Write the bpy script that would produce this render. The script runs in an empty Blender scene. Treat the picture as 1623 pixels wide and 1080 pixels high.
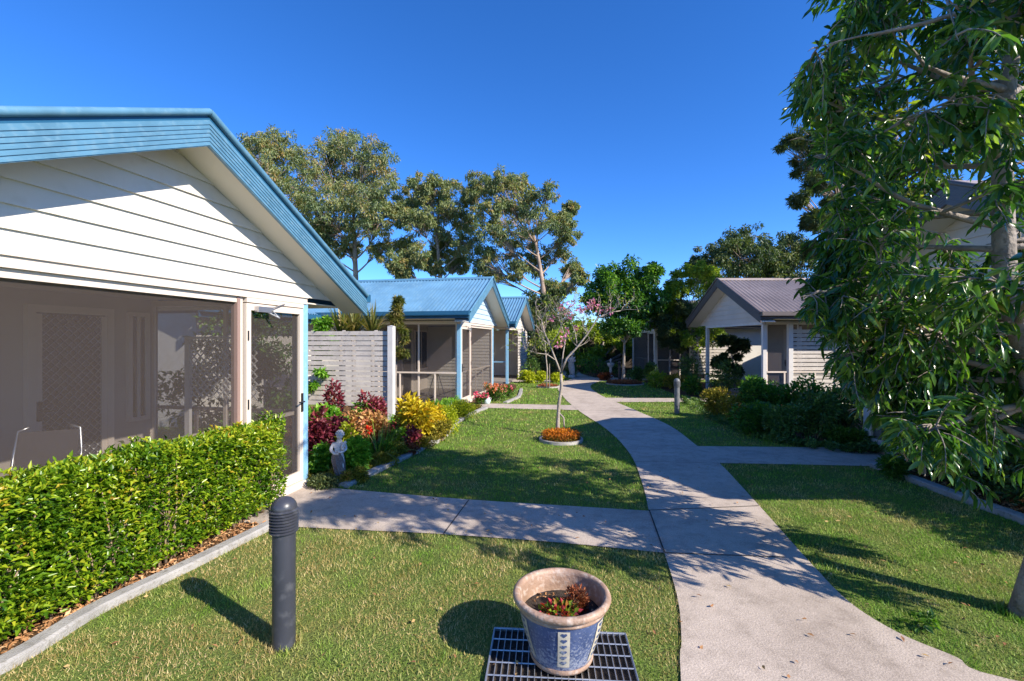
import bpy, bmesh, math, random
import numpy as np
from mathutils import Vector, Matrix
R_ = math.radians
rng = np.random.default_rng(7)
random.seed(7)
scene = bpy.context.scene
COL = scene.collection
F = 730.0; CX = 811.5; CY = 540.0; H = 1.75

def ray(x, y, Y):                       # a point at depth Y
    return Vector(((x-CX)/F*Y, Y, H+(CY-y)/F*Y))
def G(x, y, z=0.0):                     # ground point
    Y = (H-z)*F/(y-CY)
    return Vector(((x-CX)/F*Y, Y, z))

# ------------------------------------------------------------ materials
def new_mat(name):
    m = bpy.data.materials.new(name); m.use_nodes = True
    nt = m.node_tree; nt.nodes.clear()
    out = nt.nodes.new('ShaderNodeOutputMaterial')
    return m, nt, out
def N(nt, typ, **kw):
    n = nt.nodes.new(typ)
    for k, v in kw.items():
        if k.startswith('i_'):
            n.inputs[k[2:].replace('_', ' ')].default_value = v
        else: setattr(n, k, v)
    return n
def ramp(nt, stops, src, interp='LINEAR'):
    r = nt.nodes.new('ShaderNodeValToRGB'); cr = r.color_ramp; cr.interpolation = interp
    while len(cr.elements) < len(stops): cr.elements.new(0.5)
    for e, (p, c) in zip(cr.elements, stops): e.position = p; e.color = (*c, 1)
    nt.links.new(src, r.inputs['Fac']); return r
def paint(name, col, rough=.5, var=.08, scale=6, bump=.05, bscale=60, metal=0, dirt=None):
    m, nt, out = new_mat(name); L = nt.links.new
    b = N(nt, 'ShaderNodeBsdfPrincipled'); b.inputs['Roughness'].default_value = rough
    b.inputs['Metallic'].default_value = metal
    tc = N(nt, 'ShaderNodeTexCoord')
    n = N(nt, 'ShaderNodeTexNoise'); n.inputs['Scale'].default_value = scale; n.inputs['Detail'].default_value = 6
    L(tc.outputs['Object'], n.inputs['Vector'])
    lo = tuple(c*(1-var*1.5) for c in col); hi = tuple(min(1, c*(1+var)) for c in col)
    r = ramp(nt, [(.3, lo), (.7, hi)], n.outputs['Fac'])
    src = r.outputs['Color']
    if dirt:
        n3 = N(nt, 'ShaderNodeTexNoise'); n3.inputs['Scale'].default_value = scale*4; n3.inputs['Detail'].default_value = 8
        L(tc.outputs['Object'], n3.inputs['Vector'])
        r3 = ramp(nt, [(.52, (0, 0, 0)), (.72, (1, 1, 1))], n3.outputs['Fac'])
        mx = N(nt, 'ShaderNodeMixRGB'); mx.inputs['Color2'].default_value = (*dirt, 1)
        L(r3.outputs['Color'], mx.inputs['Fac']); L(src, mx.inputs['Color1']); src = mx.outputs['Color']
    L(src, b.inputs['Base Color'])
    if bump:
        n2 = N(nt, 'ShaderNodeTexNoise'); n2.inputs['Scale'].default_value = bscale; n2.inputs['Detail'].default_value = 4
        L(tc.outputs['Object'], n2.inputs['Vector'])
        bp = N(nt, 'ShaderNodeBump'); bp.inputs['Strength'].default_value = bump; bp.inputs['Distance'].default_value = .02
        L(n2.outputs['Fac'], bp.inputs['Height']); L(bp.outputs['Normal'], b.inputs['Normal'])
    L(b.outputs['BSDF'], out.inputs['Surface'])
    return m
def leaf_mat(name, stops, rough=.45, trans=.35, spec=.5):
    """stops: (pos, colour) along the per-leaf random attribute"""
    m, nt, out = new_mat(name); L = nt.links.new
    at = N(nt, 'ShaderNodeAttribute', attribute_name='rnd')
    r = ramp(nt, stops, at.outputs['Fac'])
    b = N(nt, 'ShaderNodeBsdfPrincipled'); b.inputs['Roughness'].default_value = rough
    b.inputs['Specular IOR Level'].default_value = spec
    L(r.outputs['Color'], b.inputs['Base Color'])
    t = N(nt, 'ShaderNodeBsdfTranslucent')
    g = N(nt, 'ShaderNodeMixRGB', blend_type='MULTIPLY'); g.inputs['Fac'].default_value = 1
    g.inputs['Color2'].default_value = (1.5, 1.6, .6, 1)
    L(r.outputs['Color'], g.inputs['Color1']); L(g.outputs['Color'], t.inputs['Color'])
    mx = N(nt, 'ShaderNodeMixShader'); mx.inputs['Fac'].default_value = trans
    L(b.outputs['BSDF'], mx.inputs[1]); L(t.outputs['BSDF'], mx.inputs[2])
    L(mx.outputs['Shader'], out.inputs['Surface'])
    return m

M = {}
M['shade_warmed_cream'] = paint('shade_warmed_cream_weatherboard', (.60, .51, .43), .6, .05, 2, .05, 90)  # cream warmed in colour to offset blue sky light on the shaded right gables
M['pale_blue'] = paint('pale_blue_weatherboard', (.42, .56, .68), .5, .03, 2.5, .04, 90)
M['cream'] = paint('cream_weatherboard', (.63, .60, .545), .55, .05, 1.7, .05, 90, dirt=(.58, .54, .475))
M['soffit'] = paint('soffit_paint', (.66, .60, .52), .6, .03, 2, .02)
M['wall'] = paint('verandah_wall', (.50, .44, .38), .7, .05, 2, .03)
M['beige'] = paint('beige_aluminium', (.66, .57, .49), .4, .03, 3, 0)
M['rosy'] = paint('brown_aluminium', (.30, .20, .17), .4, .03, 3, 0)
M['blue_trim'] = paint('blue_fascia_paint', (.09, .215, .32), .4, .1, 5, .02, dirt=(.13, .25, .34))
M['blue_dark'] = paint('dark_blue_gutter_and_gap_shade', (.02, .10, .19), .35, .05, 5, 0)
M['blue_post'] = paint('pale_blue_post_paint', (.22, .44, .64), .45, .05, 5, .03, dirt=(.30, .47, .60))
M['blue_roof'] = paint('blue_roof_steel', (.095, .21, .335), .33, .14, 1.6, 0, dirt=(.12, .225, .32))
M['brown_roof'] = paint('brown_roof_steel', (.37, .30, .26), .4, .12, 1.6, 0, dirt=(.29, .23, .20))
M['brown_trim'] = paint('brown_fascia_paint', (.11, .09, .085), .45, .06, 5, 0)
M['white_post'] = paint('white_post_paint', (.62, .60, .58), .45, .05, 5, .04)
M['slat'] = paint('slat_timber_paint', (.56, .51, .46), .6, .10, 4, .12, 40, dirt=(.42, .37, .33))
M['door_dark'] = paint('dark_door', (.05, .045, .05), .4, .1, 3, 0)
M['curtain'] = paint('window_blind', (.40, .38, .37), .8, .1, 8, 0)
M['black_metal'] = paint('black_metal', (.02, .02, .022), .35, .1, 8, 0)
M['chrome'] = paint('grey_metal', (.45, .45, .46), .3, .05, 8, 0, metal=.8)
M['floor'] = paint('verandah_floor', (.24, .21, .19), .7, .1, 5, .05)
M['bollard'] = paint('bollard_powder_coat', (.04, .043, .056), .36, .12, 4, .04, 120, dirt=(.075, .078, .09))
M['bollard_old'] = paint('weathered_bollard_grey', (.13, .14, .15), .5, .15, 6, .06, 120, dirt=(.2, .2, .2))
M['kerb'] = paint('kerb_concrete', (.34, .325, .305), .85, .14, 7, .35, 90, dirt=(.20, .185, .16))
M['bark_grey'] = paint('grey_bark', (.27, .23, .20), .9, .25, 9, .8, 30, dirt=(.14, .12, .10))
M['bark_pale'] = paint('pale_bark', (.36, .31, .26), .85, .2, 12, .5, 40, dirt=(.20, .165, .135))
M['bark_gum'] = paint('gum_bark', (.36, .27, .21), .85, .3, 1.2, .4, 10, dirt=(.16, .12, .10))
M['stem'] = paint('twig_bark', (.28, .20, .13), .9, .2, 10, .3)
M['stone_white'] = paint('white_stone', (.56, .53, .51), .8, .16, 14, .3, 60, dirt=(.30, .26, .24))
M['stone_brown'] = paint('weathered_stone', (.15, .115, .11), .85, .25, 22, .3, 60, dirt=(.30, .26, .25))
M['soil'] = paint('dark_soil', (.05, .035, .025), .95, .4, 30, 1, 120)
M['fence_dark'] = paint('dark_fence_timber', (.055, .04, .03), .85, .3, 6, .3)
M['glass_teal'] = paint('glazed_vase', (.55, .68, .66), .15, .1, 9, 0)
M['cushion'] = paint('dark_cushion', (.045, .04, .045), .8, .1, 9, .1)

def screen_mat(name, col, opac):
    m, nt, out = new_mat(name); L = nt.links.new
    t = N(nt, 'ShaderNodeBsdfTransparent'); d = N(nt, 'ShaderNodeBsdfDiffuse'); d.inputs['Color'].default_value = (*col, 1)
    mx = N(nt, 'ShaderNodeMixShader'); mx.inputs['Fac'].default_value = opac
    L(t.outputs[0], mx.inputs[1]); L(d.outputs[0], mx.inputs[2]); L(mx.outputs[0], out.inputs['Surface'])
    return m
M['screen'] = screen_mat('insect_screen_mesh', (.085, .070, .066), .30)
M['screen_dark'] = screen_mat('charcoal_screen_mesh', (.07, .058, .055), .36)
def glass_mat():
    m, nt, out = new_mat('window_glass'); L = nt.links.new
    t = N(nt, 'ShaderNodeBsdfTransparent'); t.inputs['Color'].default_value = (.45, .48, .5, 1)
    g = N(nt, 'ShaderNodeBsdfGlossy'); g.inputs['Roughness'].default_value = .03
    fr = N(nt, 'ShaderNodeFresnel'); fr.inputs['IOR'].default_value = 1.6
    mx = N(nt, 'ShaderNodeMixShader')
    L(fr.outputs[0], mx.inputs['Fac']); L(t.outputs[0], mx.inputs[1]); L(g.outputs[0], mx.inputs[2]); L(mx.outputs[0], out.inputs['Surface'])
    return m
M['glass'] = glass_mat()

def concrete():
    m, nt, out = new_mat('path_concrete'); L = nt.links.new
    b = N(nt, 'ShaderNodeBsdfPrincipled'); b.inputs['Roughness'].default_value = .85
    tc = N(nt, 'ShaderNodeTexCoord')
    def noise(s, d=6, r=.6):
        n = N(nt, 'ShaderNodeTexNoise'); n.inputs['Scale'].default_value = s; n.inputs['Detail'].default_value = d; n.inputs['Roughness'].default_value = r
        L(tc.outputs['Object'], n.inputs['Vector']); return n
    a = noise(1.3, 8, .7); c = noise(90, 3); e = noise(6, 8, .75)
    r1 = ramp(nt, [(.25, (.31, .255, .21)), (.5, (.46, .39, .33)), (.62, (.50, .425, .36)), (.8, (.56, .475, .40))], a.outputs['Fac'])
    r2 = ramp(nt, [(.35, (.80, .80, .80)), (.65, (1.1, 1.1, 1.1))], c.outputs['Fac'])
    r3 = ramp(nt, [(.32, (.72, .70, .68)), (.5, (.98, .97, .96)), (.65, (1.05, 1.04, 1.03))], e.outputs['Fac'])
    m1 = N(nt, 'ShaderNodeMixRGB', blend_type='MULTIPLY'); m1.inputs['Fac'].default_value = 1
    m2 = N(nt, 'ShaderNodeMixRGB', blend_type='MULTIPLY'); m2.inputs['Fac'].default_value = 1
    L(r1.outputs['Color'], m1.inputs['Color1']); L(r2.outputs['Color'], m1.inputs['Color2'])
    L(m1.outputs['Color'], m2.inputs['Color1']); L(r3.outputs['Color'], m2.inputs['Color2'])
    v = N(nt, 'ShaderNodeTexVoronoi'); v.inputs['Scale'].default_value = 7
    L(tc.outputs['Object'], v.inputs['Vector'])
    r4 = ramp(nt, [(.0, (.55, .5, .45)), (.045, (1, 1, 1))], v.outputs['Distance'])
    m3 = N(nt, 'ShaderNodeMixRGB', blend_type='MULTIPLY'); m3.inputs['Fac'].default_value = .6
    L(m2.outputs['Color'], m3.inputs['Color1']); L(r4.outputs['Color'], m3.inputs['Color2'])
    L(m3.outputs['Color'], b.inputs['Base Color'])
    bp = N(nt, 'ShaderNodeBump'); bp.inputs['Strength'].default_value = .35; bp.inputs['Distance'].default_value = .01
    L(c.outputs['Fac'], bp.inputs['Height']); L(bp.outputs['Normal'], b.inputs['Normal'])
    L(b.outputs['BSDF'], out.inputs['Surface']); return m
M['path'] = concrete()
M['joint'] = paint('joint_dirt', (.05, .04, .035), .95, .3, 20, 0)

def ground_mat(name, stops, scale, big, bump, fine=60):
    m, nt, out = new_mat(name); L = nt.links.new
    b = N(nt, 'ShaderNodeBsdfPrincipled'); b.inputs['Roughness'].default_value = .95; b.inputs['Specular IOR Level'].default_value = .15
    tc = N(nt, 'ShaderNodeTexCoord')
    n = N(nt, 'ShaderNodeTexNoise'); n.inputs['Scale'].default_value = scale; n.inputs['Detail'].default_value = 10; n.inputs['Roughness'].default_value = .7
    L(tc.outputs['Object'], n.inputs['Vector'])
    r = ramp(nt, stops, n.outputs['Fac'])
    n2 = N(nt, 'ShaderNodeTexNoise'); n2.inputs['Scale'].default_value = fine; n2.inputs['Detail'].default_value = 6
    L(tc.outputs['Object'], n2.inputs['Vector'])
    r2 = ramp(nt, [(.3, (.6, .6, .6)), (.7, (1.3, 1.3, 1.3))], n2.outputs['Fac'])
    mx = N(nt, 'ShaderNodeMixRGB', blend_type='MULTIPLY'); mx.inputs['Fac'].default_value = 1
    L(r.outputs['Color'], mx.inputs['Color1']); L(r2.outputs['Color'], mx.inputs['Color2']); L(mx.outputs['Color'], b.inputs['Base Color'])
    bp = N(nt, 'ShaderNodeBump'); bp.inputs['Strength'].default_value = bump; bp.inputs['Distance'].default_value = .03
    L(n2.outputs['Fac'], bp.inputs['Height']); L(bp.outputs['Normal'], b.inputs['Normal'])
    L(b.outputs['BSDF'], out.inputs['Surface']); return m
M['lawn'] = ground_mat('lawn_soil_and_thatch', [(.3, (.09, .14, .028)), (.5, (.13, .18, .04)), (.7, (.19, .19, .065))], .9, 1, .9)
M['mulch'] = ground_mat('bark_mulch_bed', [(.3, (.07, .04, .022)), (.6, (.14, .08, .04)), (.8, (.22, .13, .07))], 9, 1, 1.0, 90)

# leaf materials
G1 = lambda *s: list(s)
M['l_hedge'] = leaf_mat('hedge_leaf', [(0, (.05, .13, .008)), (.3, (.13, .25, .012)), (.65, (.30, .40, .018)), (.93, (.50, .50, .04)), (1, (.5, .36, .04))], .3, .35, .6)
M['l_dark'] = leaf_mat('dark_shrub_leaf', [(0, (.045, .09, .028)), (.5, (.10, .19, .045)), (.85, (.18, .30, .06)), (1, (.26, .34, .08))], .35, .25, .5)
M['l_near'] = leaf_mat('long_glossy_leaf', [(0, (.018, .06, .018)), (.4, (.04, .12, .024)), (.75, (.11, .22, .03)), (.92, (.28, .38, .045)), (1, (.40, .24, .08))], .25, .42, .7)
M['l_gum'] = leaf_mat('gum_leaf', [(0, (.10, .145, .075)), (.35, (.19, .245, .11)), (.65, (.28, .30, .13)), (.85, (.38, .30, .12)), (1, (.44, .27, .13))], .5, .3, .4)
M['l_gumdark'] = leaf_mat('dark_gum_leaf', [(0, (.035, .065, .03)), (.5, (.075, .115, .04)), (.85, (.14, .165, .05)), (1, (.22, .20, .06))], .5, .25, .4)
M['l_round'] = leaf_mat('round_tree_leaf', [(0, (.025, .08, .014)), (.5, (.07, .19, .025)), (.85, (.17, .32, .035)), (1, (.28, .40, .05))], .35, .35, .5)
M['l_yellow'] = leaf_mat('yellow_green_leaf', [(0, (.08, .14, .015)), (.5, (.22, .31, .03)), (.85, (.38, .44, .045)), (1, (.5, .48, .07))], .45, .4, .4)
M['l_bright'] = leaf_mat('bright_green_leaf', [(0, (.05, .14, .012)), (.5, (.14, .33, .025)), (1, (.3, .52, .05))], .45, .4, .4)
M['l_maroon'] = leaf_mat('maroon_coleus_leaf', [(0, (.07, .012, .02)), (.5, (.20, .028, .05)), (.8, (.34, .06, .09)), (.93, (.42, .16, .08)), (1, (.35, .32, .06))], .45, .3, .4)
M['l_peach'] = leaf_mat('peach_coleus_leaf', [(0, (.22, .07, .03)), (.5, (.5, .24, .10)), (.8, (.6, .38, .16)), (1, (.4, .35, .06))], .5, .3, .3)
M['l_gold'] = leaf_mat('golden_coleus_leaf', [(0, (.38, .22, .01)), (.4, (.6, .46, .02)), (.8, (.75, .62, .05)), (1, (.6, .28, .04))], .5, .35, .3)
M['l_lime'] = leaf_mat('lime_leaf', [(0, (.16, .22, .01)), (.5, (.40, .45, .02)), (1, (.6, .58, .05))], .5, .4, .3)
M['l_cover'] = leaf_mat('golden_ground_cover', [(0, (.09, .09, .012)), (.4, (.22, .20, .02)), (.75, (.40, .33, .04)), (1, (.32, .17, .06))], .6, .3, .3)
M['l_strap'] = leaf_mat('strap_leaf', [(0, (.03, .09, .012)), (.5, (.09, .2, .02)), (1, (.22, .34, .05))], .4, .35, .5)
M['l_yucca'] = leaf_mat('dry_strap_leaf', [(0, (.05, .08, .015)), (.5, (.14, .16, .03)), (.8, (.28, .22, .07)), (1, (.4, .30, .12))], .5, .3, .4)
M['l_orange'] = leaf_mat('orange_marigold', [(0, (.07, .13, .015)), (.35, (.20, .12, .015)), (.6, (.42, .12, .015)), (.85, (.60, .20, .015)), (1, (.68, .34, .03))], .6, .3, .2)
M['l_rust'] = leaf_mat('rusty_dry_leaf', [(0, (.10, .025, .012)), (.5, (.26, .07, .03)), (1, (.42, .17, .08))], .7, .2, .2)
M['l_pot'] = leaf_mat('pot_plant_leaf', [(0, (.05, .12, .01)), (.4, (.2, .3, .03)), (.7, (.4, .03, .03)), (1, (.5, .08, .12))], .5, .3, .3)
M['f_pink'] = leaf_mat('pink_petal', [(0, (.5, .12, .3)), (.5, (.7, .25, .5)), (1, (.8, .5, .65))], .6, .35, .2)
M['f_hot'] = leaf_mat('hot_pink_petal', [(0, (.5, .02, .10)), (.5, (.75, .06, .2)), (1, (.85, .35, .4))], .6, .3, .2)
M['f_red'] = leaf_mat('red_petal', [(0, (.5, .01, .005)), (.6, (.8, .04, .02)), (1, (.85, .2, .05))], .6, .3, .2)
M['f_mix'] = leaf_mat('orange_and_pink_petal', [(0, (.7, .2, .05)), (.5, (.75, .35, .2)), (1, (.8, .35, .4))], .6, .3, .2)
M['chips'] = leaf_mat('bark_chips', [(0, (.14, .07, .03)), (.4, (.38, .18, .075)), (.8, (.55, .31, .15)), (1, (.62, .42, .24))], .85, 0, .2)
M['fallen'] = leaf_mat('fallen_leaf', [(0, (.22, .10, .05)), (.6, (.38, .2, .09)), (1, (.5, .36, .15))], .8, .1, .2)

def grass_mat():
    m, nt, out = new_mat('grass_blades'); L = nt.links.new
    at = N(nt, 'ShaderNodeAttribute', attribute_name='rnd'); dr = N(nt, 'ShaderNodeAttribute', attribute_name='dry')
    g = ramp(nt, [(0, (.10, .23, .018)), (.5, (.20, .38, .035)), (1, (.36, .53, .08))], at.outputs['Fac'])
    d = ramp(nt, [(0, (.28, .22, .06)), (.5, (.54, .42, .16)), (1, (.76, .60, .33))], at.outputs['Fac'])
    mx = N(nt, 'ShaderNodeMixRGB'); L(dr.outputs['Fac'], mx.inputs['Fac']); L(g.outputs['Color'], mx.inputs['Color1']); L(d.outputs['Color'], mx.inputs['Color2'])
    b = N(nt, 'ShaderNodeBsdfPrincipled'); b.inputs['Roughness'].default_value = .5; b.inputs['Specular IOR Level'].default_value = .3
    L(mx.outputs['Color'], b.inputs['Base Color'])
    t = N(nt, 'ShaderNodeBsdfTranslucent'); L(mx.outputs['Color'], t.inputs['Color'])
    ms = N(nt, 'ShaderNodeMixShader'); ms.inputs['Fac'].default_value = .35
    L(b.outputs['BSDF'], ms.inputs[1]); L(t.outputs['BSDF'], ms.inputs[2]); L(ms.outputs['Shader'], out.inputs['Surface'])
    return m
M['grass'] = grass_mat()

# ------------------------------------------------------------ objects
def tag(o, label=None, cat=None, group=None, kind=None):
    if label: o['label'] = label
    if cat: o['category'] = cat
    if group: o['group'] = group
    if kind: o['kind'] = kind
    return o
def empty(name, loc=(0, 0, 0), rz=0.0, label=None, cat=None, group=None):
    o = bpy.data.objects.new(name, None); COL.objects.link(o)
    o.location = loc; o.rotation_euler = (0, 0, rz); o.empty_display_size = .2
    return tag(o, label, cat, group)
class MB:
    def __init__(s): s.v = []; s.f = []; s.m = []; s.cm = 0
    def add(s, vs, fs, mat=None):
        k = len(s.v); s.v += [tuple(v) for v in vs]
        for f in fs: s.f.append(tuple(i+k for i in f)); s.m.append(s.cm if mat is None else mat)
    def box(s, x0, x1, y0, y1, z0, z1, mat=None):
        s.add([(x0, y0, z0), (x1, y0, z0), (x1, y1, z0), (x0, y1, z0), (x0, y0, z1), (x1, y0, z1), (x1, y1, z1), (x0, y1, z1)],
              [(0, 3, 2, 1), (4, 5, 6, 7), (0, 1, 5, 4), (1, 2, 6, 5), (2, 3, 7, 6), (3, 0, 4, 7)], mat)
    def bar(s, a, b, w, h, up=(0, 0, 1), mat=None):     # box from a to b, w across, h along up
        a = Vector(a); b = Vector(b); d = (b-a).normalized(); u = Vector(up)
        sd = d.cross(u).normalized(); u = sd.cross(d).normalized()
        vs = []
        for p in (a, b):
            for i, j in ((-1, -1), (1, -1), (1, 1), (-1, 1)): vs.append(p+sd*(i*w/2)+u*(j*h/2))
        s.add(vs, [(0, 1, 2, 3), (7, 6, 5, 4), (0, 4, 5, 1), (1, 5, 6, 2), (2, 6, 7, 3), (3, 7, 4, 0)], mat)
    def tube(s, pts, rad, n=8, caps=True, mat=None):
        pts = [Vector(p) for p in pts]
        if not hasattr(rad, '__len__'): rad = [rad]*len(pts)
        k = len(pts); vs = []; fs = []; ref = None
        for i, p in enumerate(pts):
            d = (pts[min(i+1, k-1)]-pts[max(i-1, 0)]).normalized()
            if ref is None: ref = Vector((1, 0, 0)) if abs(d.x) < .9 else Vector((0, 1, 0))
            a = (ref-d*ref.dot(d)).normalized(); ref = a; b = d.cross(a)
            for j in range(n):
                t = 2*math.pi*j/n; vs.append(p+(a*math.cos(t)+b*math.sin(t))*rad[i])
        for i in range(k-1):
            for j in range(n):
                j2 = (j+1) % n; fs.append((i*n+j, i*n+j2, (i+1)*n+j2, (i+1)*n+j))
        if caps: fs.append(tuple(range(n))[::-1]); fs.append(tuple(range((k-1)*n, k*n)))
        s.add(vs, fs, mat)
    def lathe(s, prof, n=32, c=(0, 0, 0), mat=None, caps=True):
        vs = []; fs = []; k = len(prof)
        for r, z in prof:
            for j in range(n):
                t = 2*math.pi*j/n; vs.append((c[0]+r*math.cos(t), c[1]+r*math.sin(t), c[2]+z))
        for i in range(k-1):
            for j in range(n):
                j2 = (j+1) % n; fs.append((i*n+j, i*n+j2, (i+1)*n+j2, (i+1)*n+j))
        if caps: fs.append(tuple(range(n))[::-1]); fs.append(tuple(range((k-1)*n, k*n)))
        s.add(vs, fs, mat)
    def prism(s, poly, axis, a, b, mat=None):            # poly in the 2 other axes, extruded a..b along axis (0,1,2)
        n = len(poly); vs = []
        for t in (a, b):
            for p in poly:
                q = list(p); q.insert(axis, t); vs.append(q)
        s.add(vs, [tuple(range(n))[::-1], tuple(range(n, 2*n))]+[(i, (i+1) % n, n+(i+1) % n, n+i) for i in range(n)], mat)
    def strip(s, pts, w, z0, z1, mat=None):               # kerb along a ground polyline
        pts = [Vector((p[0], p[1])) for p in pts]; k = len(pts); vs = []; fs = []
        for i, p in enumerate(pts):
            d = (pts[min(i+1, k-1)]-pts[max(i-1, 0)]).normalized(); nn = Vector((-d.y, d.x))
            for q, z in ((-.5, z0), (.5, z0), (.5, z1-.012), (.36, z1), (-.36, z1), (-.5, z1-.012)):
                vs.append((p.x+nn.x*w*q, p.y+nn.y*w*q, z))
        for i in range(k-1):
            for j in range(6): fs.append((i*6+j, i*6+(j+1) % 6, (i+1)*6+(j+1) % 6, (i+1)*6+j))
        fs.append(tuple(range(6))[::-1]); fs.append(tuple(range((k-1)*6, k*6)))
        s.add(vs, fs, mat)
    def build(s, name, mats, parent=None, smooth=False, bevel=0, angle=None):
        me = bpy.data.meshes.new(name); me.from_pydata(s.v, [], s.f)
        if not isinstance(mats, (list, tuple)): mats = [mats]
        for m in mats: me.materials.append(m)
        me.polygons.foreach_set('material_index', s.m)
        bm = bmesh.new(); bm.from_mesh(me); bmesh.ops.recalc_face_normals(bm, faces=bm.faces); bm.to_mesh(me); bm.free()
        if smooth:
            me.polygons.foreach_set('use_smooth', [True]*len(me.polygons))
            if angle: me.set_sharp_from_angle(angle=R_(angle))
        o = bpy.data.objects.new(name, me); COL.objects.link(o); o.parent = parent
        if bevel:
            b = o.modifiers.new('bevel', 'BEVEL'); b.width = bevel; b.segments = 2; b.limit_method = 'ANGLE'
        return o

def np_mesh(name, V, T, mat, attrs, parent=None, smooth=False):
    me = bpy.data.meshes.new(name)
    nv, nf = len(V), len(T)
    me.vertices.add(nv); me.vertices.foreach_set('co', V.astype(np.float32).ravel())
    me.loops.add(nf*3); me.loops.foreach_set('vertex_index', T.astype(np.int32).ravel())
    me.polygons.add(nf); me.polygons.foreach_set('loop_start', np.arange(0, nf*3, 3, dtype=np.int32))
    if smooth: me.polygons.foreach_set('use_smooth', np.ones(nf, dtype=bool))
    for k, a in attrs.items():
        at = me.attributes.new(k, 'FLOAT', 'POINT'); at.data.foreach_set('value', a.astype(np.float32))
    me.update(calc_edges=True)
    me.materials.append(mat)
    o = bpy.data.objects.new(name, me); COL.objects.link(o); o.parent = parent
    return o
def nrm(a): return a/np.maximum(np.linalg.norm(a, axis=-1, keepdims=True), 1e-9)
def leaf_arrays(P, D, L, W, rnd, kind='diamond', fold=.25, droop=.25):
    """P base points, D directions (N,3); returns V, T, R"""
    n = len(P); D = nrm(D)
    up = nrm(np.array([0, 0, 1.])+rng.normal(0, .5, (n, 3)))
    S = nrm(np.cross(D, up)); Nn = np.cross(S, D)
    L = np.broadcast_to(np.asarray(L, float), (n,))[:, None]; W = np.broadcast_to(np.asarray(W, float), (n,))[:, None]
    if kind == 'diamond':
        mid = P+D*L*.48
        V = np.stack([P, mid+S*W/2+Nn*W*fold, P+D*L-Nn*L*droop, mid-S*W/2+Nn*W*fold], 1)
        T = np.array([[0, 1, 2], [0, 2, 3]])
    elif kind == 'lance':
        def C(s): return P+D*L*s-Nn*L*droop*s*s
        c1, c2 = C(.33), C(.7)
        V = np.stack([P, c1+S*W*.45+Nn*W*fold, c1, c1-S*W*.45+Nn*W*fold, c2+S*W*.42+Nn*W*fold, c2, c2-S*W*.42+Nn*W*fold, C(1.)], 1)
        T = np.array([[0, 1, 2], [0, 2, 3], [1, 4, 5], [1, 5, 2], [2, 5, 6], [2, 6, 3], [4, 7, 5], [5, 7, 6]])
    elif kind == 'blade':
        c = P+D*L*.6
        V = np.stack([P-S*W/2, P+S*W/2, c+S*W*.4-Nn*L*droop*.36, c-S*W*.4-Nn*L*droop*.36, P+D*L-Nn*L*droop], 1)
        T = np.array([[0, 1, 2], [0, 2, 3], [3, 2, 4]])
    elif kind == 'tri':
        V = np.stack([P-S*W/2, P+S*W/2, P+D*L], 1); T = np.array([[0, 1, 2]])
    k = V.shape[1]
    TT = (T[None]+(np.arange(n)*k)[:, None, None]).reshape(-1, 3)
    return V.reshape(-1, 3), TT, np.repeat(rnd, k)
class Leaves:
    def __init__(s): s.V = []; s.T = []; s.R = []; s.n = 0
    def add(s, V, T, R): s.V.append(V); s.T.append(T+s.n); s.R.append(R); s.n += len(V)
    def leaves(s, *a, **k): s.add(*leaf_arrays(*a, **k))
    def build(s, name, mat, parent=None, smooth=False):
        return np_mesh(name, np.concatenate(s.V), np.concatenate(s.T), mat, {'rnd': np.concatenate(s.R)}, parent, smooth)
def ball_pts(n, c, r, hollow=.35):
    d = nrm(rng.normal(0, 1, (n, 3))); t = (hollow+(1-hollow)*rng.random(n)**.6)[:, None]
    return np.array(c)+d*t*np.array(r), d
# ------------------------------------------------------------ ground, paths, beds
def poly_sheet(name, poly, z, mat, kind='structure', th=0.0):
    mb = MB()
    if th: mb.prism([(p[0], p[1]) for p in poly], 2, z-th, z)
    else: mb.add([(p[0], p[1], z) for p in poly], [tuple(range(len(poly)))])
    o = mb.build(name, mat); tag(o, kind=kind); return o
def smooth_line(pts, n=6):
    pts = [Vector((p[0], p[1])) for p in pts]; out = []
    P = [pts[0]*2-pts[1]]+pts+[pts[-1]*2-pts[-2]]
    for i in range(1, len(P)-2):
        for k in range(n):
            t = k/n; a, b, c, d = P[i-1], P[i], P[i+1], P[i+2]
            out.append(.5*((2*b)+(c-a)*t+(2*a-5*b+4*c-d)*t*t+(3*b-3*c+d-a)*t**3))
    out.append(pts[-1]); return out
def inside(X, Y, poly):
    r = np.zeros(len(X), bool); n = len(poly); j = n-1
    for i in range(n):
        xi, yi = poly[i][0], poly[i][1]; xj, yj = poly[j][0], poly[j][1]
        c = ((yi > Y) != (yj > Y)) & (X < (xj-xi)*(Y-yi)/((yj-yi) if yj != yi else 1e-9)+xi)
        r ^= c; j = i
    return r
g = MB()
g.add([(-90, -30, 0), (90, -30, 0), (90, 160, 0), (-90, 160, 0)], [(0, 1, 2, 3)])
lawn = g.build('lawn_ground', M['lawn']); tag(lawn, kind='structure')

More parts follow.
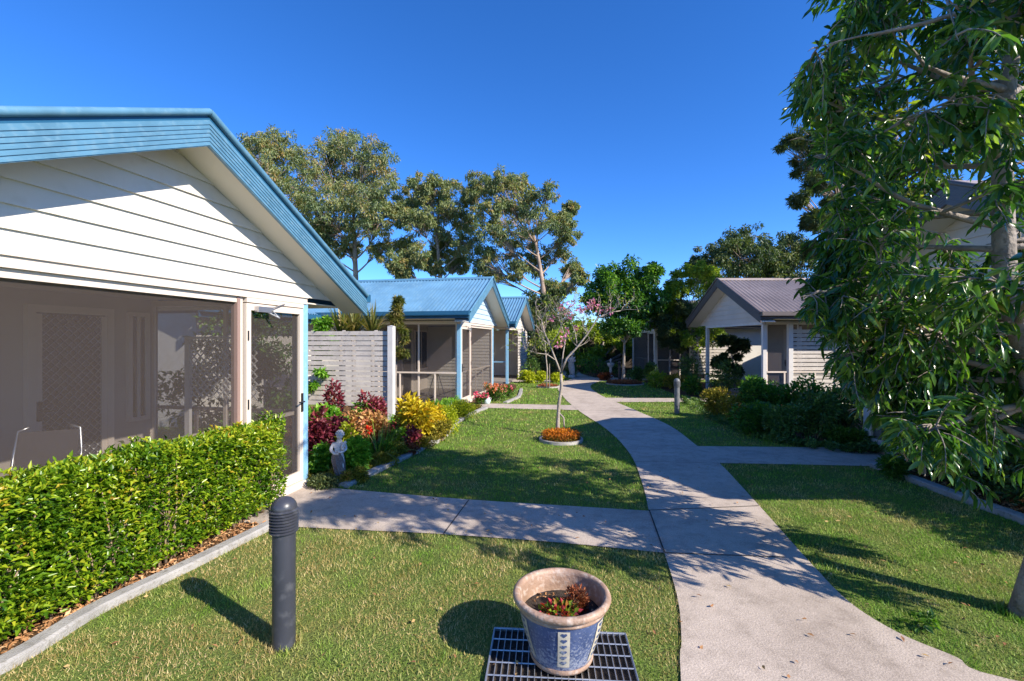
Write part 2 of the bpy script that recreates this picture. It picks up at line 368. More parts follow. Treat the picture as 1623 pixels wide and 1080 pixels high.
pathL = smooth_line([(.2, -3), (.35, .7), (.868, 2.366), (.975, 2.65), (1.087, 2.99), (1.17, 3.35), (1.25, 3.79)], 5)
pathL2 = smooth_line([G(1028, 810), G(1018, 768), G(998, 720), G(962, 682), G(916, 651), G(893, 630), G(884, 615), G(892, 606)], 5)+[Vector((2.75, 21.0)), Vector((2.2, 24)), Vector((2.6, 27))]
pathR = [Vector((8, -3)), Vector((8, .75))]+smooth_line([(5.2, 1.35), (3.75, 1.92), G(1599, 1080), G(1514, 1044), G(1422, 1005), G(1345, 956), G(1288, 898), G(1243, 848), G(1203, 803), G(1140, 735), G(1105, 708), G(1060, 675), G(1000, 648), G(952, 627), G(936, 613), G(950, 605)], 5)
far = [Vector((6.6, 20.3)), Vector((6.6, 21.6)), Vector((3.9, 21.6)), Vector((3.6, 24)), Vector((3.9, 27))]
main_poly = pathL+pathL2+list(reversed([Vector((p[0], p[1])) for p in pathR+far]))
main_poly = [Vector((p[0], p[1])) for p in main_poly]
jm = MB(); jm.add([(p.x, p.y, .012) for p in main_poly], [tuple(range(len(main_poly)))])
# construction joints: thin grooves filled with dirt
def joint(mb, a, b, w=.012, z=.0155):
    a = Vector((a[0], a[1], z)); b = Vector((b[0], b[1], z)); d = (b-a).normalized(); s = Vector((-d.y, d.x, 0))*w/2
    mb.add([a-s, b-s, b+s, a+s], [(0, 1, 2, 3)], 1)
joint(jm, G(1053, 879), G(1243, 886)); joint(jm, G(1029, 811), G(1203, 804)); joint(jm, G(1006, 733), G(1139, 736), .008)
joint(jm, G(920, 652), G(1012, 652), .01); joint(jm, G(965, 683), G(1075, 683), .01)
path = jm.build('footpath', [M['path'], M['joint']]); tag(path, kind='structure')
crossL = [Vector(G(x, y)[:2]) for x, y in [(1052, 877), (1042, 840), (1028, 812)]]
cross_poly = smooth_line([(-3.05, 4.55), G(430, 834), G(580, 842), G(700, 848), G(880, 861), G(1053, 878)], 3)+smooth_line([G(1029, 811), G(900, 803), G(742, 793), G(600, 781), G(472, 770), (-2.9, 5.62)], 3)
cm = MB(); cm.add([(p[0], p[1], .008) for p in cross_poly], [tuple(range(len(cross_poly)))])
joint(cm, G(703, 848), G(743, 794), .012, .0115); joint(cm, G(1053, 878), G(1029, 811), .012, .0165)
tag(cm.build('footpath_branch', [M['path'], M['joint']]), kind='structure')
br = []
for pts in ([G(1098, 708), G(1250, 709.5), (6.1, 7.48), (6.1, 6.75), G(1388, 740), G(1250, 737), G(1130, 735)],
            [G(955, 631), G(1105, 632), (6.9, 13.8), (6.9, 12.7), G(1105, 637.5), G(975, 638)],
            [G(762, 640), G(912, 643), G(925, 651), G(758, 647)],
            [(-.3, 20.3), (2.3, 20.3), (2.3, 19.3), (-.3, 19.3)],
            [(6.2, 21.6), (9, 21.6), (9, 20.5), (6.2, 20.5)]):
    br.append([Vector((p[0], p[1])) for p in pts])
    poly_sheet('footpath_branch', br[-1], .008, M['path'])
paths = [main_poly, cross_poly]+br

# garden beds (soil and bark), laid under the paths
kerbA = smooth_line([(-3.3, 1.0), (-2.98, 1.9), G(0, 1062), G(150, 972), G(300, 900), G(428, 836)], 4)
bedA = [Vector((p[0], p[1])) for p in kerbA]+[Vector((-3.0, 4.6)), Vector((-4.0, 1.0))]
kerbB = smooth_line([G(545, 773), G(600, 746), G(650, 722), G(690, 702), G(708, 688), G(722, 672), G(748, 657), G(770, 648)], 4)
bedB = [Vector((p[0], p[1])) for p in kerbB]+[Vector(G(758, 647)[:2]), Vector((-1.2, 13)), Vector((-2.3, 13)), Vector((-6, 12)), Vector((-5.2, 6.2)), Vector((-2.6, 5.66))]
kerbC = smooth_line([G(1386, 741), G(1450, 765), G(1540, 799), G(1623, 829), (4.75, 3.6), (4.72, 2.6)], 4)
bedC = [Vector((p[0], p[1])) for p in kerbC]+[Vector((5.9, 2.4)), Vector((5.9, 6.8))]
bedD = [Vector((p[0], p[1])) for p in smooth_line([(5.9, 7.5), G(1340, 708), G(1290, 704), G(1230, 690), G(1165, 666), G(1120, 642), G(1105, 638)], 4)]+[Vector((7.6, 13)), Vector((8, 8))]
bedE = [Vector((p[0], p[1])) for p in smooth_line([G(1105, 631), G(1060, 622), G(1040, 612), G(1020, 606), (6.3, 20.2)], 4)]+[Vector((8, 20)), Vector((8, 14))]
bedF = [Vector((p[0], p[1])) for p in smooth_line([G(756, 639), G(790, 632), G(812, 622), G(818, 611), (-.3, 19.2)], 4)]+[Vector((-3, 19.2)), Vector((-2.0, 13.2))]
bedG = [Vector(p) for p in [(-.4, 20.4), (2.3, 20.4), (2.2, 24), (2.4, 28), (-3, 28), (-3, 20.4)]]
bedH = [Vector(p) for p in [(3.7, 21.7), (9, 21.7), (12, 30), (4, 30), (3.7, 24)]]
beds = [bedA, bedB, bedC, bedD, bedE, bedF, bedG, bedH]
for b in beds:
    poly_sheet('garden_bed', b, .004, M['mulch'])
def kerb(pts, w, h, rough=0):
    mb = MB(); mb.strip([(p[0]+random.uniform(-rough, rough), p[1]+random.uniform(-rough, rough)) for p in pts], w, -.03, h)
    tag(mb.build('garden_kerb', M['kerb']), kind='structure')
kerb(kerbA, .115, .055); kerb(kerbC, .13, .07)
kerb(kerbB, .13, .05, .008)
kerb(smooth_line([G(800, 640), G(822, 630), G(826, 618)], 4), .12, .05, .01)

# bark chips
def chips(name, n, sampler, size=(.015, .045), mat='chips'):
    P = sampler(n); k = len(P)
    d = rng.normal(0, 1, (k, 3)); d[:, 2] *= .35
    L = Leaves(); sz = rng.uniform(*size, k)
    L.leaves(P, d, sz, sz*.5, rng.random(k), 'diamond', .1, .1)
    return L.build(name, M[mat])
def poly_sampler(poly, z0=.008, z1=.03, avoid=()):
    px = [p[0] for p in poly]; py = [p[1] for p in poly]
    def f(n):
        X = rng.uniform(min(px), max(px), n*3); Y = rng.uniform(min(py), max(py), n*3)
        k = inside(X, Y, poly)
        for a in avoid: k &= ~inside(X, Y, a)
        X = X[k][:n]; Y = Y[k][:n]
        return np.stack([X, Y, rng.uniform(z0, z1, len(X))], 1)
    return f
tag(chips('bark_mulch', 9000, poly_sampler(bedA)), kind='stuff')
tag(chips('bark_mulch', 7000, poly_sampler(bedC, avoid=[cross_poly])), kind='stuff')
tag(chips('bark_mulch', 4000, poly_sampler(bedB, avoid=[cross_poly])), kind='stuff')

# grass
house_zones = [[(-.14, 1.95), (.65, 1.95), (.65, 2.76), (-.14, 2.76)], [(-3.2, -2), (-2.55, 5.6), (-9, 7), (-9, -2)], [(-1.3, 11.8), (-.7, 15.7), (-9, 17), (-9, 12)], [(5.75, 2), (5.75, 7.5), (12, 8), (12, 2)]]
GP = []; GL = []; GW = []
for (y0, y1, dens, bl, bw) in ((1.6, 3.4, 6500, .026, .0042), (3.4, 5.2, 4200, .030, .0055), (5.2, 8, 1700, .034, .009), (8, 13, 620, .04, .016), (13, 22, 190, .05, .03)):
    hw = 1.25*y1
    n = int((y1-y0)*2*hw*dens)
    X = rng.uniform(-hw, hw, n); Y = rng.uniform(y0, y1, n)
    k = (np.abs(X) < 1.2*Y+.3)
    jx = rng.normal(0, .009, len(X)); jy = rng.normal(0, .009, len(X))
    for p in paths: k &= ~inside(X+jx, Y+jy, p)
    for p in beds+house_zones: k &= ~inside(X, Y, p)
    X = X[k]; Y = Y[k]
    # soft uneven edge over the path border
    GP.append(np.stack([X, Y, np.zeros(len(X))], 1)); GL.append(rng.uniform(.55, 1.25, len(X))*bl); GW.append(rng.uniform(.7, 1.2, len(X))*bw)
for bx_, by_, r0_, n_ in [(G(450, 1024).x, G(450, 1024).y, .062, 260), (G(1073, 657).x, G(1073, 657).y, .062, 200), (3.28, 2.92, .12, 500)]:
    a_ = rng.uniform(0, 6.28, n_); q_ = r0_+np.abs(rng.normal(0, .025, n_)); GP.append(np.stack([bx_+q_*np.cos(a_), by_+q_*np.sin(a_), np.zeros(n_)], 1)); GL.append(rng.uniform(.03, .07, n_)); GW.append(np.full(n_, .005))
P = np.concatenate(GP); L_ = np.concatenate(GL); W_ = np.concatenate(GW); n = len(P)
def fnoise(X, Y, s, seed):
    r = np.random.default_rng(seed); o = np.zeros(len(X))
    for i in range(10):
        a = r.uniform(0, 6.28); k = s*r.uniform(.6, 1.8); o += np.sin((X*math.cos(a)+Y*math.sin(a))*k+r.uniform(0, 6.28))
    return o/10**.5
dry = .34*fnoise(P[:, 0], P[:, 1], 6, 1)+.28*fnoise(P[:, 0], P[:, 1], 17, 2)+.15*fnoise(P[:, 0], P[:, 1], 45, 4)
front = (P[:, 1] < 4.4) & (P[:, 0] < 1.3)
right = (P[:, 0] > 1.2) & (P[:, 1] < 7.3)
mid = ~front & ~right
dry += np.where(front, .80, np.where(right, .24, .04))
dry = dry+rng.normal(0, .18, n)
dry = np.clip(dry, 0, 1)
D = rng.normal(0, .55, (n, 3)); D[:, 2] = 1
L_ = L_*(1+.25*fnoise(P[:, 0], P[:, 1], 8, 9))
V, T, R = leaf_arrays(P, D, L_, W_, np.clip(rng.normal(.45, .26, n)+.12*fnoise(P[:, 0], P[:, 1], 10, 5), 0, 1), 'tri')
gr = np_mesh('grass', V, T, M['grass'], {'rnd': R, 'dry': np.repeat(dry, 3)})
tag(gr, 'short mown lawn grass with dry straw patches', 'grass', kind='stuff')
# ------------------------------------------------------------ cottages
# local frame: x = out of the gable face, y = along the face, z up
def gable_cottage(name, label, loc, rz, col='blue', half=1.84, door='far', depth=7.0, ridge=3.73, he=2.52, o=.43,
                  near='screen', farside='board', porch=2.2, face_screen=True, rear=None, period=.1, group=None, facepanel=None, amp=.024, doory=None):
    root = empty(name, loc, rz, label, 'cottage', group)
    SL = .485
    roofm = M[col+'_roof']; trim = M['blue_trim'] if col == 'blue' else M['brown_trim']
    post = M['blue_post'] if col == 'blue' else M['white_post']
    cap = M['blue_dark'] if col == 'blue' else M['brown_trim']
    # roof sheets, corrugated along the slope
    top = ridge-.05
    rf = MB(); x0, x1 = -depth, o-.02
    k = int((x1-x0)/period*6); vs = []
    for sgn in (-1, 1):
        vs = []; fs = []
        for i in range(k+1):
            x = x0+(x1-x0)*i/k; dz = amp*math.sin(2*math.pi*(x-x0)/period)
            vs += [(x, 0, top+dz), (x, sgn*(he+.02), top-SL*(he+.02)+dz), (x, sgn*(he+.02), top-SL*(he+.02)+dz-.012), (x, 0, top+dz-.012)]
        for i in range(k):
            a = i*4; b = a+4
            for j in range(4): fs.append((a+j, b+j, b+(j+1) % 4, a+(j+1) % 4))
        rf.add(vs, fs)
    roof = rf.build('roof', roofm, root, smooth=True, angle=50)
    rc = MB()                                              # ridge cap
    rc.prism([(-.16, top-.055), (-.03, top+.025), (.03, top+.025), (.16, top-.055), (.15, top-.07), (0, top+.005), (-.15, top-.07)], 0, x0, o-.005)
    rc.build('ridge_cap', M['blue_trim'] if col == 'blue' else roofm, roof)
    # barge boards with a rolled cap above and fine ribs
    for sgn in (-1, 1):
        bb = MB()
        def P(y, dz): return (y*sgn, ridge-SL*y+dz)
        bb.prism([P(0, -.095), P(he, -.095), P(he, -.31), P(0, -.31)], 0, o-.028, o)
        for r in range(6):
            z = -.115-.034*r
            bb.prism([P(.0, z), P(he-.002, z), P(he-.002, z-.018), P(0, z-.018)], 0, o, o+.006)
        brg = bb.build('barge_board', trim, root)
        cp = MB(); cp.tube([(o+.004, 0, ridge-.03), (o+.004, he*sgn, ridge-SL*he-.03)], .028, 10)
        cp.prism([P(0, -.055), P(he, -.055), P(he, -.095), P(0, -.095)], 0, o-.03, o-.008, 1)  # dark strip: shade of the gap below the cap, put into the colour
        cp.build('barge_cap', [trim, M['blue_dark'] if col == 'blue' else M['brown_trim']], brg, smooth=True, angle=40)
        # eave gutter
        gu = MB(); ze = ridge-SL*he
        y = he*sgn
        yi, yo = sorted((y+.0*sgn, y+.10*sgn))
        gu.box(x0, o+.0, yi, yo, ze-.12, ze-.105); gu.box(x0, o+.0, *sorted((y+.09*sgn, y+.105*sgn)), ze-.105, ze-.01)
        gu.box(o-.012, o, yi, yo, ze-.105, ze-.01)
        gu.box(x0, o-.03, *sorted((y-.03*sgn, y-.004*sgn)), ze-.19, ze-.02, 1)
        gu.build('gutter', [cap, M['blue_dark'] if col == 'blue' else M['brown_trim']], root)
        # raking soffit under the front overhang, flat soffit under the eaves
        so = MB(); zs = -.27
        so.prism([P(0, zs), P(he-.03, zs), P(he-.03, zs-.02), P(0, zs-.02)], 0, .02, o-.03)
        so.box(x0, .0, *sorted((sgn*(half-.04), sgn*(he-.03))), ze-.20, ze-.185)
        so.build('soffit', M['soffit'], root)
    # gable weatherboards
    zb = 2.27; za = ridge-.28; gw = MB(); pitch = .152; z = zb; r = 0
    while z < za-.03:
        z1 = min(z+pitch, za); h0 = (za-z)/SL; h1 = max((za-z1)/SL, .002)
        gw.add([(.004, -h0, z), (.026, -h0, z), (.006, -h1, z1), (0, -h1, z1), (.004, h0, z), (.026, h0, z), (.006, h1, z1), (0, h1, z1)],
               [(0, 1, 2, 3), (7, 6, 5, 4), (1, 5, 6, 2), (0, 4, 5, 1), (3, 2, 6, 7)])
        z = z1
    gw.build('gable_wall', M['cream'] if not facepanel else facepanel, root)
    bm_ = MB(); bm_.box(-.05, .012, -half-.02, half+.02, 2.19, 2.262); bm_.box(-.05, .03, -half-.02, half+.02, 2.262, 2.274)
    bm_.build('beam', M['beige'] if col == 'blue' else M['white_post'], root)
    s_ = 1 if door == 'far' else -1                        # side the door is on
    # posts
    py = [-half, half]
    for y in py:
        pm = MB(); pm.box(-.10, .0, y-.05, y+.05, 0, 2.19); pm.build('post', post, root, bevel=.004)
    # screens across the face
    if face_screen:
        yd0, yd1 = sorted((s_*(half-.05), s_*(half-.95)))
        ys0, ys1 = sorted((-s_*(half-.05), s_*(half-1.0)))
        sc = MB(); sc.box(-.052, -.049, ys0, ys1, .06, 2.19); scr = sc.build('fly_screen', M['screen'], root)
        fm = MB()
        for y in (ys0+.02, ys1-.0): fm.box(-.065, -.02, y-.022, y+.022, .06, 2.19, 0)
        fm.box(-.065, -.02, ys0+.045, ys1-.025, 2.13, 2.188, 0); fm.box(-.065, -.02, ys0+.045, ys1-.025, .062, .12, 0)
        fm.build('screen_frame', M['beige'], scr)
        m2 = MB(); yy = s_*(half-.995); m2.box(-.085, -.012, *sorted((yy-s_*.06, yy-s_*.022)), .06, 2.19); m2.build('mullion', M['rosy'], root)
        dr = MB()                                           # door
        dr.box(-.045, .005, yd0, yd0+.06, .08, 2.13); dr.box(-.045, .005, yd1-.06, yd1, .08, 2.13)
        dr.box(-.045, .005, yd0+.06, yd1-.06, 2.06, 2.13); dr.box(-.045, .005, yd0+.06, yd1-.06, .08, .19)
        d_ = dr.build('door', M['beige'], root, bevel=.004)
        ds = MB(); ds.box(-.03, -.027, yd0+.06, yd1-.06, .19, 2.06); ds.build('screen_panel', M['screen_dark'], d_)
        ho = MB(); ho.box(-.05, .008, yd0-.0, yd1+.0, 2.14, 2.188); ho.build('door_head', M['beige'], d_)
        hd = MB(); hy = s_*(half-.08); hd.box(.006, .018, hy-.016, hy+.016, .90, 1.12)
        hd.tube([(.018, hy, 1.02), (.045, hy, 1.02), (.048, hy-s_*.10, 1.02)], .009, 8); hd.build('handle', M['black_metal'], d_)
        for zz in (.45, 1.05, 1.75):
            hg = MB(); y = s_*(half-.935); hg.tube([(.010, y, zz), (.010, y, zz+.10)], .008, 8); hg.build('hinge', M['black_metal'], d_)
        dc = MB(); y = s_*(half-.85); dc.box(.006, .06, *sorted((y, y+s_*.22)), 2.045, 2.105)
        dc.tube([(.035, y+s_*.16, 2.05), (.11, y+s_*.25, 1.99)], .010, 6); dc.tube([(.11, y+s_*.25, 1.99), (.05, y+s_*.18, 2.09), (.02, y+s_*.45, 2.16)], .007, 6)
        dc.build('door_closer', M['chrome'], d_, bevel=.008)
        th = MB(); th.box(-.10, .05, yd0, yd1, .0, .075); th.build('threshold', M['beige'], root, bevel=.005)
        # face hand rail behind the screen
        rl = MB(); rl.box(-.13, -.09, -half+.06, half-.06, .86, .90)
        for y in (-half+.95, .0, half-.1-.95): rl.box(-.125, -.095, y-.02, y+.02, .06, .86)
        rl.build('hand_rail', M['beige'], root)
    # verandah: floor, ceiling, back wall with security door and window
    fl = MB(); fl.box(-porch, -.012, -half, half, .0, .058); fl.build('verandah_floor', M['floor'], root)
    ce = MB(); ce.box(-porch, -.03, -half+.05, half-.05, 2.276, 2.29); ce.build('ceiling', M['soffit'], root)
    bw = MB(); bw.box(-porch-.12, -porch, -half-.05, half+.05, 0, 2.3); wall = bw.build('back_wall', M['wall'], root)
    xb = -porch
    sd = -s_
    # security door on back wall
    y0 = sd*.0; ya, yb = (y0-.45, y0+.45)
    if doory is not None: ya, yb = doory, doory+.84
    dd = MB(); dd.box(xb+.002, xb+.06, ya, ya+.07, .06, 2.12); dd.box(xb+.002, xb+.06, yb-.07, yb, .06, 2.12); dd.box(xb+.002, xb+.06, ya+.07, yb-.07, 2.04, 2.12)
    sdr = dd.build('security_door', M['beige'], root)
    dp = MB(); dp.box(xb+.004, xb+.02, ya+.07, yb-.07, .06, 2.04); dp.build('door_panel', M['door_dark'], sdr)
    dl = MB(); w = yb-ya-.2; hh = 1.55; zA = .42
    dl.box(xb+.03, xb+.05, ya+.07, ya+.13, .06, 2.03); dl.box(xb+.03, xb+.05, yb-.13, yb-.07, .06, 2.03)
    dl.build('door_frame', M['beige'], sdr)
    def lattice(mb, x, ya, yb, za, zb, st=.085, r=.0045):
        W = yb-ya; Hh = zb-za; nn = int((W+Hh)/st)+1
        for i in range(nn):
            t = i*st
            a = (min(t, W), max(0, t-W)); b = (max(0, t-Hh), min(t, Hh))
            if abs(a[0]-b[0]) > .01:
                mb.bar((x, ya+a[0], za+a[1]), (x, ya+b[0], za+b[1]), r*2, r*2, (1, 0, 0))
                mb.bar((x+r*2.2, yb-a[0], za+a[1]), (x+r*2.2, yb-b[0], za+b[1]), r*2, r*2, (1, 0, 0))
    la = MB(); lattice(la, xb+.034, ya+.13, yb-.13, .08, 2.02); la.build('diamond_grille', M['chrome'], sdr)
    hd = MB(); hd.box(xb+.05, xb+.065, ya+.08, ya+.12, .92, 1.12); hd.tube([(xb+.06, ya+.1, 1.02), (xb+.09, ya+.1, 1.02), (xb+.09, ya+.2, 1.02)], .01, 6); hd.build('handle', M['black_metal'], sdr)
    # window
    wa, wb = (yb+.18, half-.1) if yb+.5 < half else (-half+.15, ya-.15)
    wi = MB(); wi.box(xb+.002, xb+.05, wa, wa+.05, .75, 2.1); wi.box(xb+.002, xb+.05, wb-.05, wb, .75, 2.1)
    wi.box(xb+.002, xb+.05, wa+.05, wb-.05, 2.05, 2.1); wi.box(xb+.002, xb+.07, wa+.05, wb-.05, .75, .80); wi.box(xb+.003, xb+.04, (wa+wb)/2-.02, (wa+wb)/2+.02, .80, 2.05)
    wn = wi.build('window', M['beige'], root)
    pn = MB(); pn.box(xb+.004, xb+.008, wa+.05, wb-.05, .80, 2.05); pn.build('blind', M['curtain'], wn)
    pg = MB(); pg.box(xb+.022, xb+.026, wa+.05, wb-.05, .80, 2.05); pg.build('pane', M['glass'], wn)
    # the two side bays of the verandah
    for which, sg in ((near, -1), (farside, 1)):
        if rz > 1: sg = -sg
        y = sg*(half-.02)
        if which == 'board':
            ew = MB(); z = .06
            while z < 2.25:
                z1 = min(z+.11, 2.25)
                ew.add([(-porch, y, z), (-.12, y, z), (-.12, y, z1), (-porch, y, z1), (-porch, y-sg*.035, z), (-.12, y-sg*.035, z), (-.12, y-sg*.018, z1), (-porch, y-sg*.018, z1)],
                       [(0, 1, 2, 3), (4, 5, 6, 7), (0, 1, 5, 4), (3, 2, 6, 7)]); z = z1
            ew.build('end_wall', M['cream'], root)
        elif which in ('screen', 'lattice'):
            sm = MB(); sm.box(-porch, -.12, y-.002, y+.002, .06, 2.19); ss = sm.build('fly_screen', M['screen'], root)
            sf = MB(); sf.box(-porch, -.10, y-.02, y+.02, 2.19, 2.26)
            for x in (-porch+.03, -porch*.5, -.13): sf.box(x-.022, x+.022, y-.022, y+.022, .06, 2.19)
            sf.build('screen_frame', M['beige'], ss)
            hr = MB(); hr.box(-porch+.05, -.11, y+sg*.03, y+sg*.07, .86, .90)
            for x in (-porch*.72, -porch*.3): hr.box(x-.02, x+.02, y+sg*.035, y+sg*.065, .06, .86)
            hr.build('hand_rail', M['beige'], root)
            if which == 'lattice':
                gl = MB(); gx0, gx1 = -1.55, -.6
                # diamond grille panel standing in the end bay
                W = gx1-gx0; Hh = .75; st = .095; za_ = 1.02
                for i in range(int((W+Hh)/st)+1):
                    t = i*st; a = (min(t, W), max(0, t-W)); b = (max(0, t-Hh), min(t, Hh))
                    if abs(a[0]-b[0]) > .01:
                        gl.bar((gx0+a[0], y-.06, za_+a[1]), (gx0+b[0], y-.06, za_+b[1]), .012, .012, (0, 1, 0))
                        gl.bar((gx1-a[0], y-.075, za_+a[1]), (gx1-b[0], y-.075, za_+b[1]), .012, .012, (0, 1, 0))
                gl.box(gx0-.07, gx0, y-.09, y-.05, .06, 1.8); gl.box(gx0, gx1, y-.09, y-.05, 1.77, 1.8)
                gl.build('grille_panel', M['white_post'], root)
        elif which == 'open':
            hr = MB(); hr.box(-porch+.05, -.11, y-.02, y+.02, .86, .90)
            for x in (-porch*.72, -porch*.3): hr.box(x-.02, x+.02, y-.015, y+.015, .06, .86)
            hr.build('hand_rail', post, root)
    # body of the house behind the verandah
    bd = MB(); bd.box(-depth+.02, -porch-.121, -half-.05, half+.05, 0, 2.26); bd.build('side_wall', M['cream'], root)
    if rear:
        ra, rb, rx = rear                                   # long low wing behind
        wg = MB(); wg.box(rx-7, rx-.5, ra+.4, rb-.4, 0, 2.3); wg.build('rear_wall', M['cream'], root)
        ww = MB(); T2 = .012; kk = int((rb-ra)/period*4); 
        for sgn in (1, -1):
            vs = []; fs = []
            for i in range(kk+1):
                y = ra+(rb-ra)*i/kk; dz = amp*math.sin(2*math.pi*(y-ra)/period)
                xr = rx-3.75; xe = rx if sgn == 1 else rx-7.5
                vs += [(xr, y, 2.45+3.75*.44+dz), (xe, y, 2.45+dz), (xe, y, 2.438+dz), (xr, y, 2.438+3.75*.44+dz)]
            for i in range(kk):
                a = i*4; b = a+4
                for j in range(4): fs.append((a+j, b+j, b+(j+1) % 4, a+(j+1) % 4))
            ww.add(vs, fs)
        wr = ww.build('wing_roof', roofm, root, smooth=True, angle=50)
        g2 = MB(); g2.box(rx-.02, rx+.10, ra, rb, 2.30, 2.42); g2.box(rx-.04, rx-.022, ra, rb, 2.2, 2.40)
        g2.build('gutter', cap, wr)
    return root

n_ang = math.atan2(-.189, .982)
nv = Vector((.982, -.189)); ev = Vector((.189, .982))
def LP(n, u): p = nv*n+ev*u; return (p.x, p.y, 0)
GB = 'blue roofed garden cottages along the left of the path'
GR = 'brown roofed garden cottages along the right of the path'
L1 = gable_cottage('cottage', 'nearest blue trimmed white cottage with a fly screened verandah behind the clipped yellow green hedge',
    LP(-3.52, 3.25), n_ang, 'blue', half=1.77, ridge=3.66, he=2.6, o=.36, near='screen', farside='lattice', porch=2.2, depth=4.6, group=GB, doory=.38)
L2 = gable_cottage('cottage', 'middle blue roofed cottage with a screened verandah behind the slatted privacy screen and yellow garden',
    LP(-3.67, 13.72), n_ang, 'blue', half=1.88, ridge=3.73, he=2.52, door='near', near='screen', farside='board', porch=2.4, depth=9.5, group=GB, rear=(-6.3, 5.2, -3.75), period=.105, facepanel=M['pale_blue'])
L3 = gable_cottage('cottage', 'farthest small blue roofed cottage on the left with pale slats across its sunlit face',
    LP(-3.67, 20.15), n_ang, 'blue', half=1.88, ridge=3.73, he=2.52, door='near', near='open', farside='board', porch=2.4, depth=8, group=GB, face_screen=False, period=.12)
R1 = gable_cottage('cottage', 'cottage on the right mostly hidden behind the big dark glossy leaved tree',
    (5.75, 5.65, 0), R_(180), 'brown', facepanel=M['shade_warmed_cream'], half=1.84, ridge=3.73, he=2.52, door='near', near='screen', farside='board', porch=2.2, depth=9, group=GR)
R2 = gable_cottage('cottage', 'brown roofed cottage on the right with an open gabled porch on white posts',
    (6.93, 14.6, 0), R_(180), 'brown', facepanel=M['shade_warmed_cream'], half=1.84, ridge=3.75, he=2.55, near='screen', farside='none', porch=2.0, depth=9.5, group=GR, face_screen=False, rear=(-4.5, 7.5, -5.5), period=.125)
R3 = gable_cottage('cottage', 'distant brown roofed cottage with dark screens seen behind the round topped tree',
    (6.35, 22.4, 0), R_(180), 'brown', facepanel=M['shade_warmed_cream'], half=1.84, ridge=3.73, he=2.52, near='screen', farside='board', porch=2.3, depth=8, group=GR, period=.14)

def slat_panel(name, label, loc, rz, width, z0, z1, pitch, sw, posts=(1,), postm='white_post', cat='privacy screen', ph=None, gap=0):
    r = empty(name, loc, rz, label, cat)
    mb = MB(); z = z0
    while z+sw < z1+.001:
        t = random.uniform(-.002, .002)
        mb.box(0, width, -.012+t, .010+t, z, z+sw); z += pitch
    for x in np.linspace(.25, width-.3, max(2, int(width/1.0)+1)): mb.box(x-.03, x+.03, .011, .035, z0, z1-.01)
    mb.build('slat_panel', M['slat'], r)
    for s in posts:
        p = MB(); x = width if s > 0 else -.13
        p.box(x+.002, x+.128, -.07, .06, 0, ph or z1+.07)
        p.add([(x-.004, -.078, (ph or z1+.07)), (x+.134, -.078, (ph or z1+.07)), (x+.134, .068, (ph or z1+.07)), (x-.004, .068, (ph or z1+.07)), (x+.065, -.005, (ph or z1+.07)+.02)],
              [(0, 1, 4), (1, 2, 4), (2, 3, 4), (3, 0, 4), (3, 2, 1, 0)])
        p.build('post', M[postm], r, bevel=.006)
    return r
pe = ray(616, 600, 9.75)
slat_panel('privacy_screen', 'weathered grey slatted privacy screen with one white post between the first two blue cottages',
           (pe.x-2.05*math.cos(.19), 9.75+2.05*math.sin(.19), 0), -.19, 2.05, .35, 1.98, .108, .088)
slat_panel('privacy_screen', 'pale horizontal slat screen beside the porch of the brown roofed cottage on the right',
           (7.75, 12.75, 0), 0, 2.3, .35, 2.15, .115, .092, posts=(-1,))
slat_panel('privacy_screen', 'small sunlit slat screen across the face of the farthest blue roofed cottage',
           (LP(-3.58, 20.0)[0], LP(-3.58, 20.0)[1], 0), R_(90)+n_ang, 2.5, .1, 2.3, .125, .098, posts=(), cat='privacy screen')
slat_panel('privacy_screen', 'white slat screen in the gap between the two farther brown roofed cottages',
           (8.0, 20.4, 0), 0, 2.2, .25, 2.0, .14, .10, posts=(-1,))
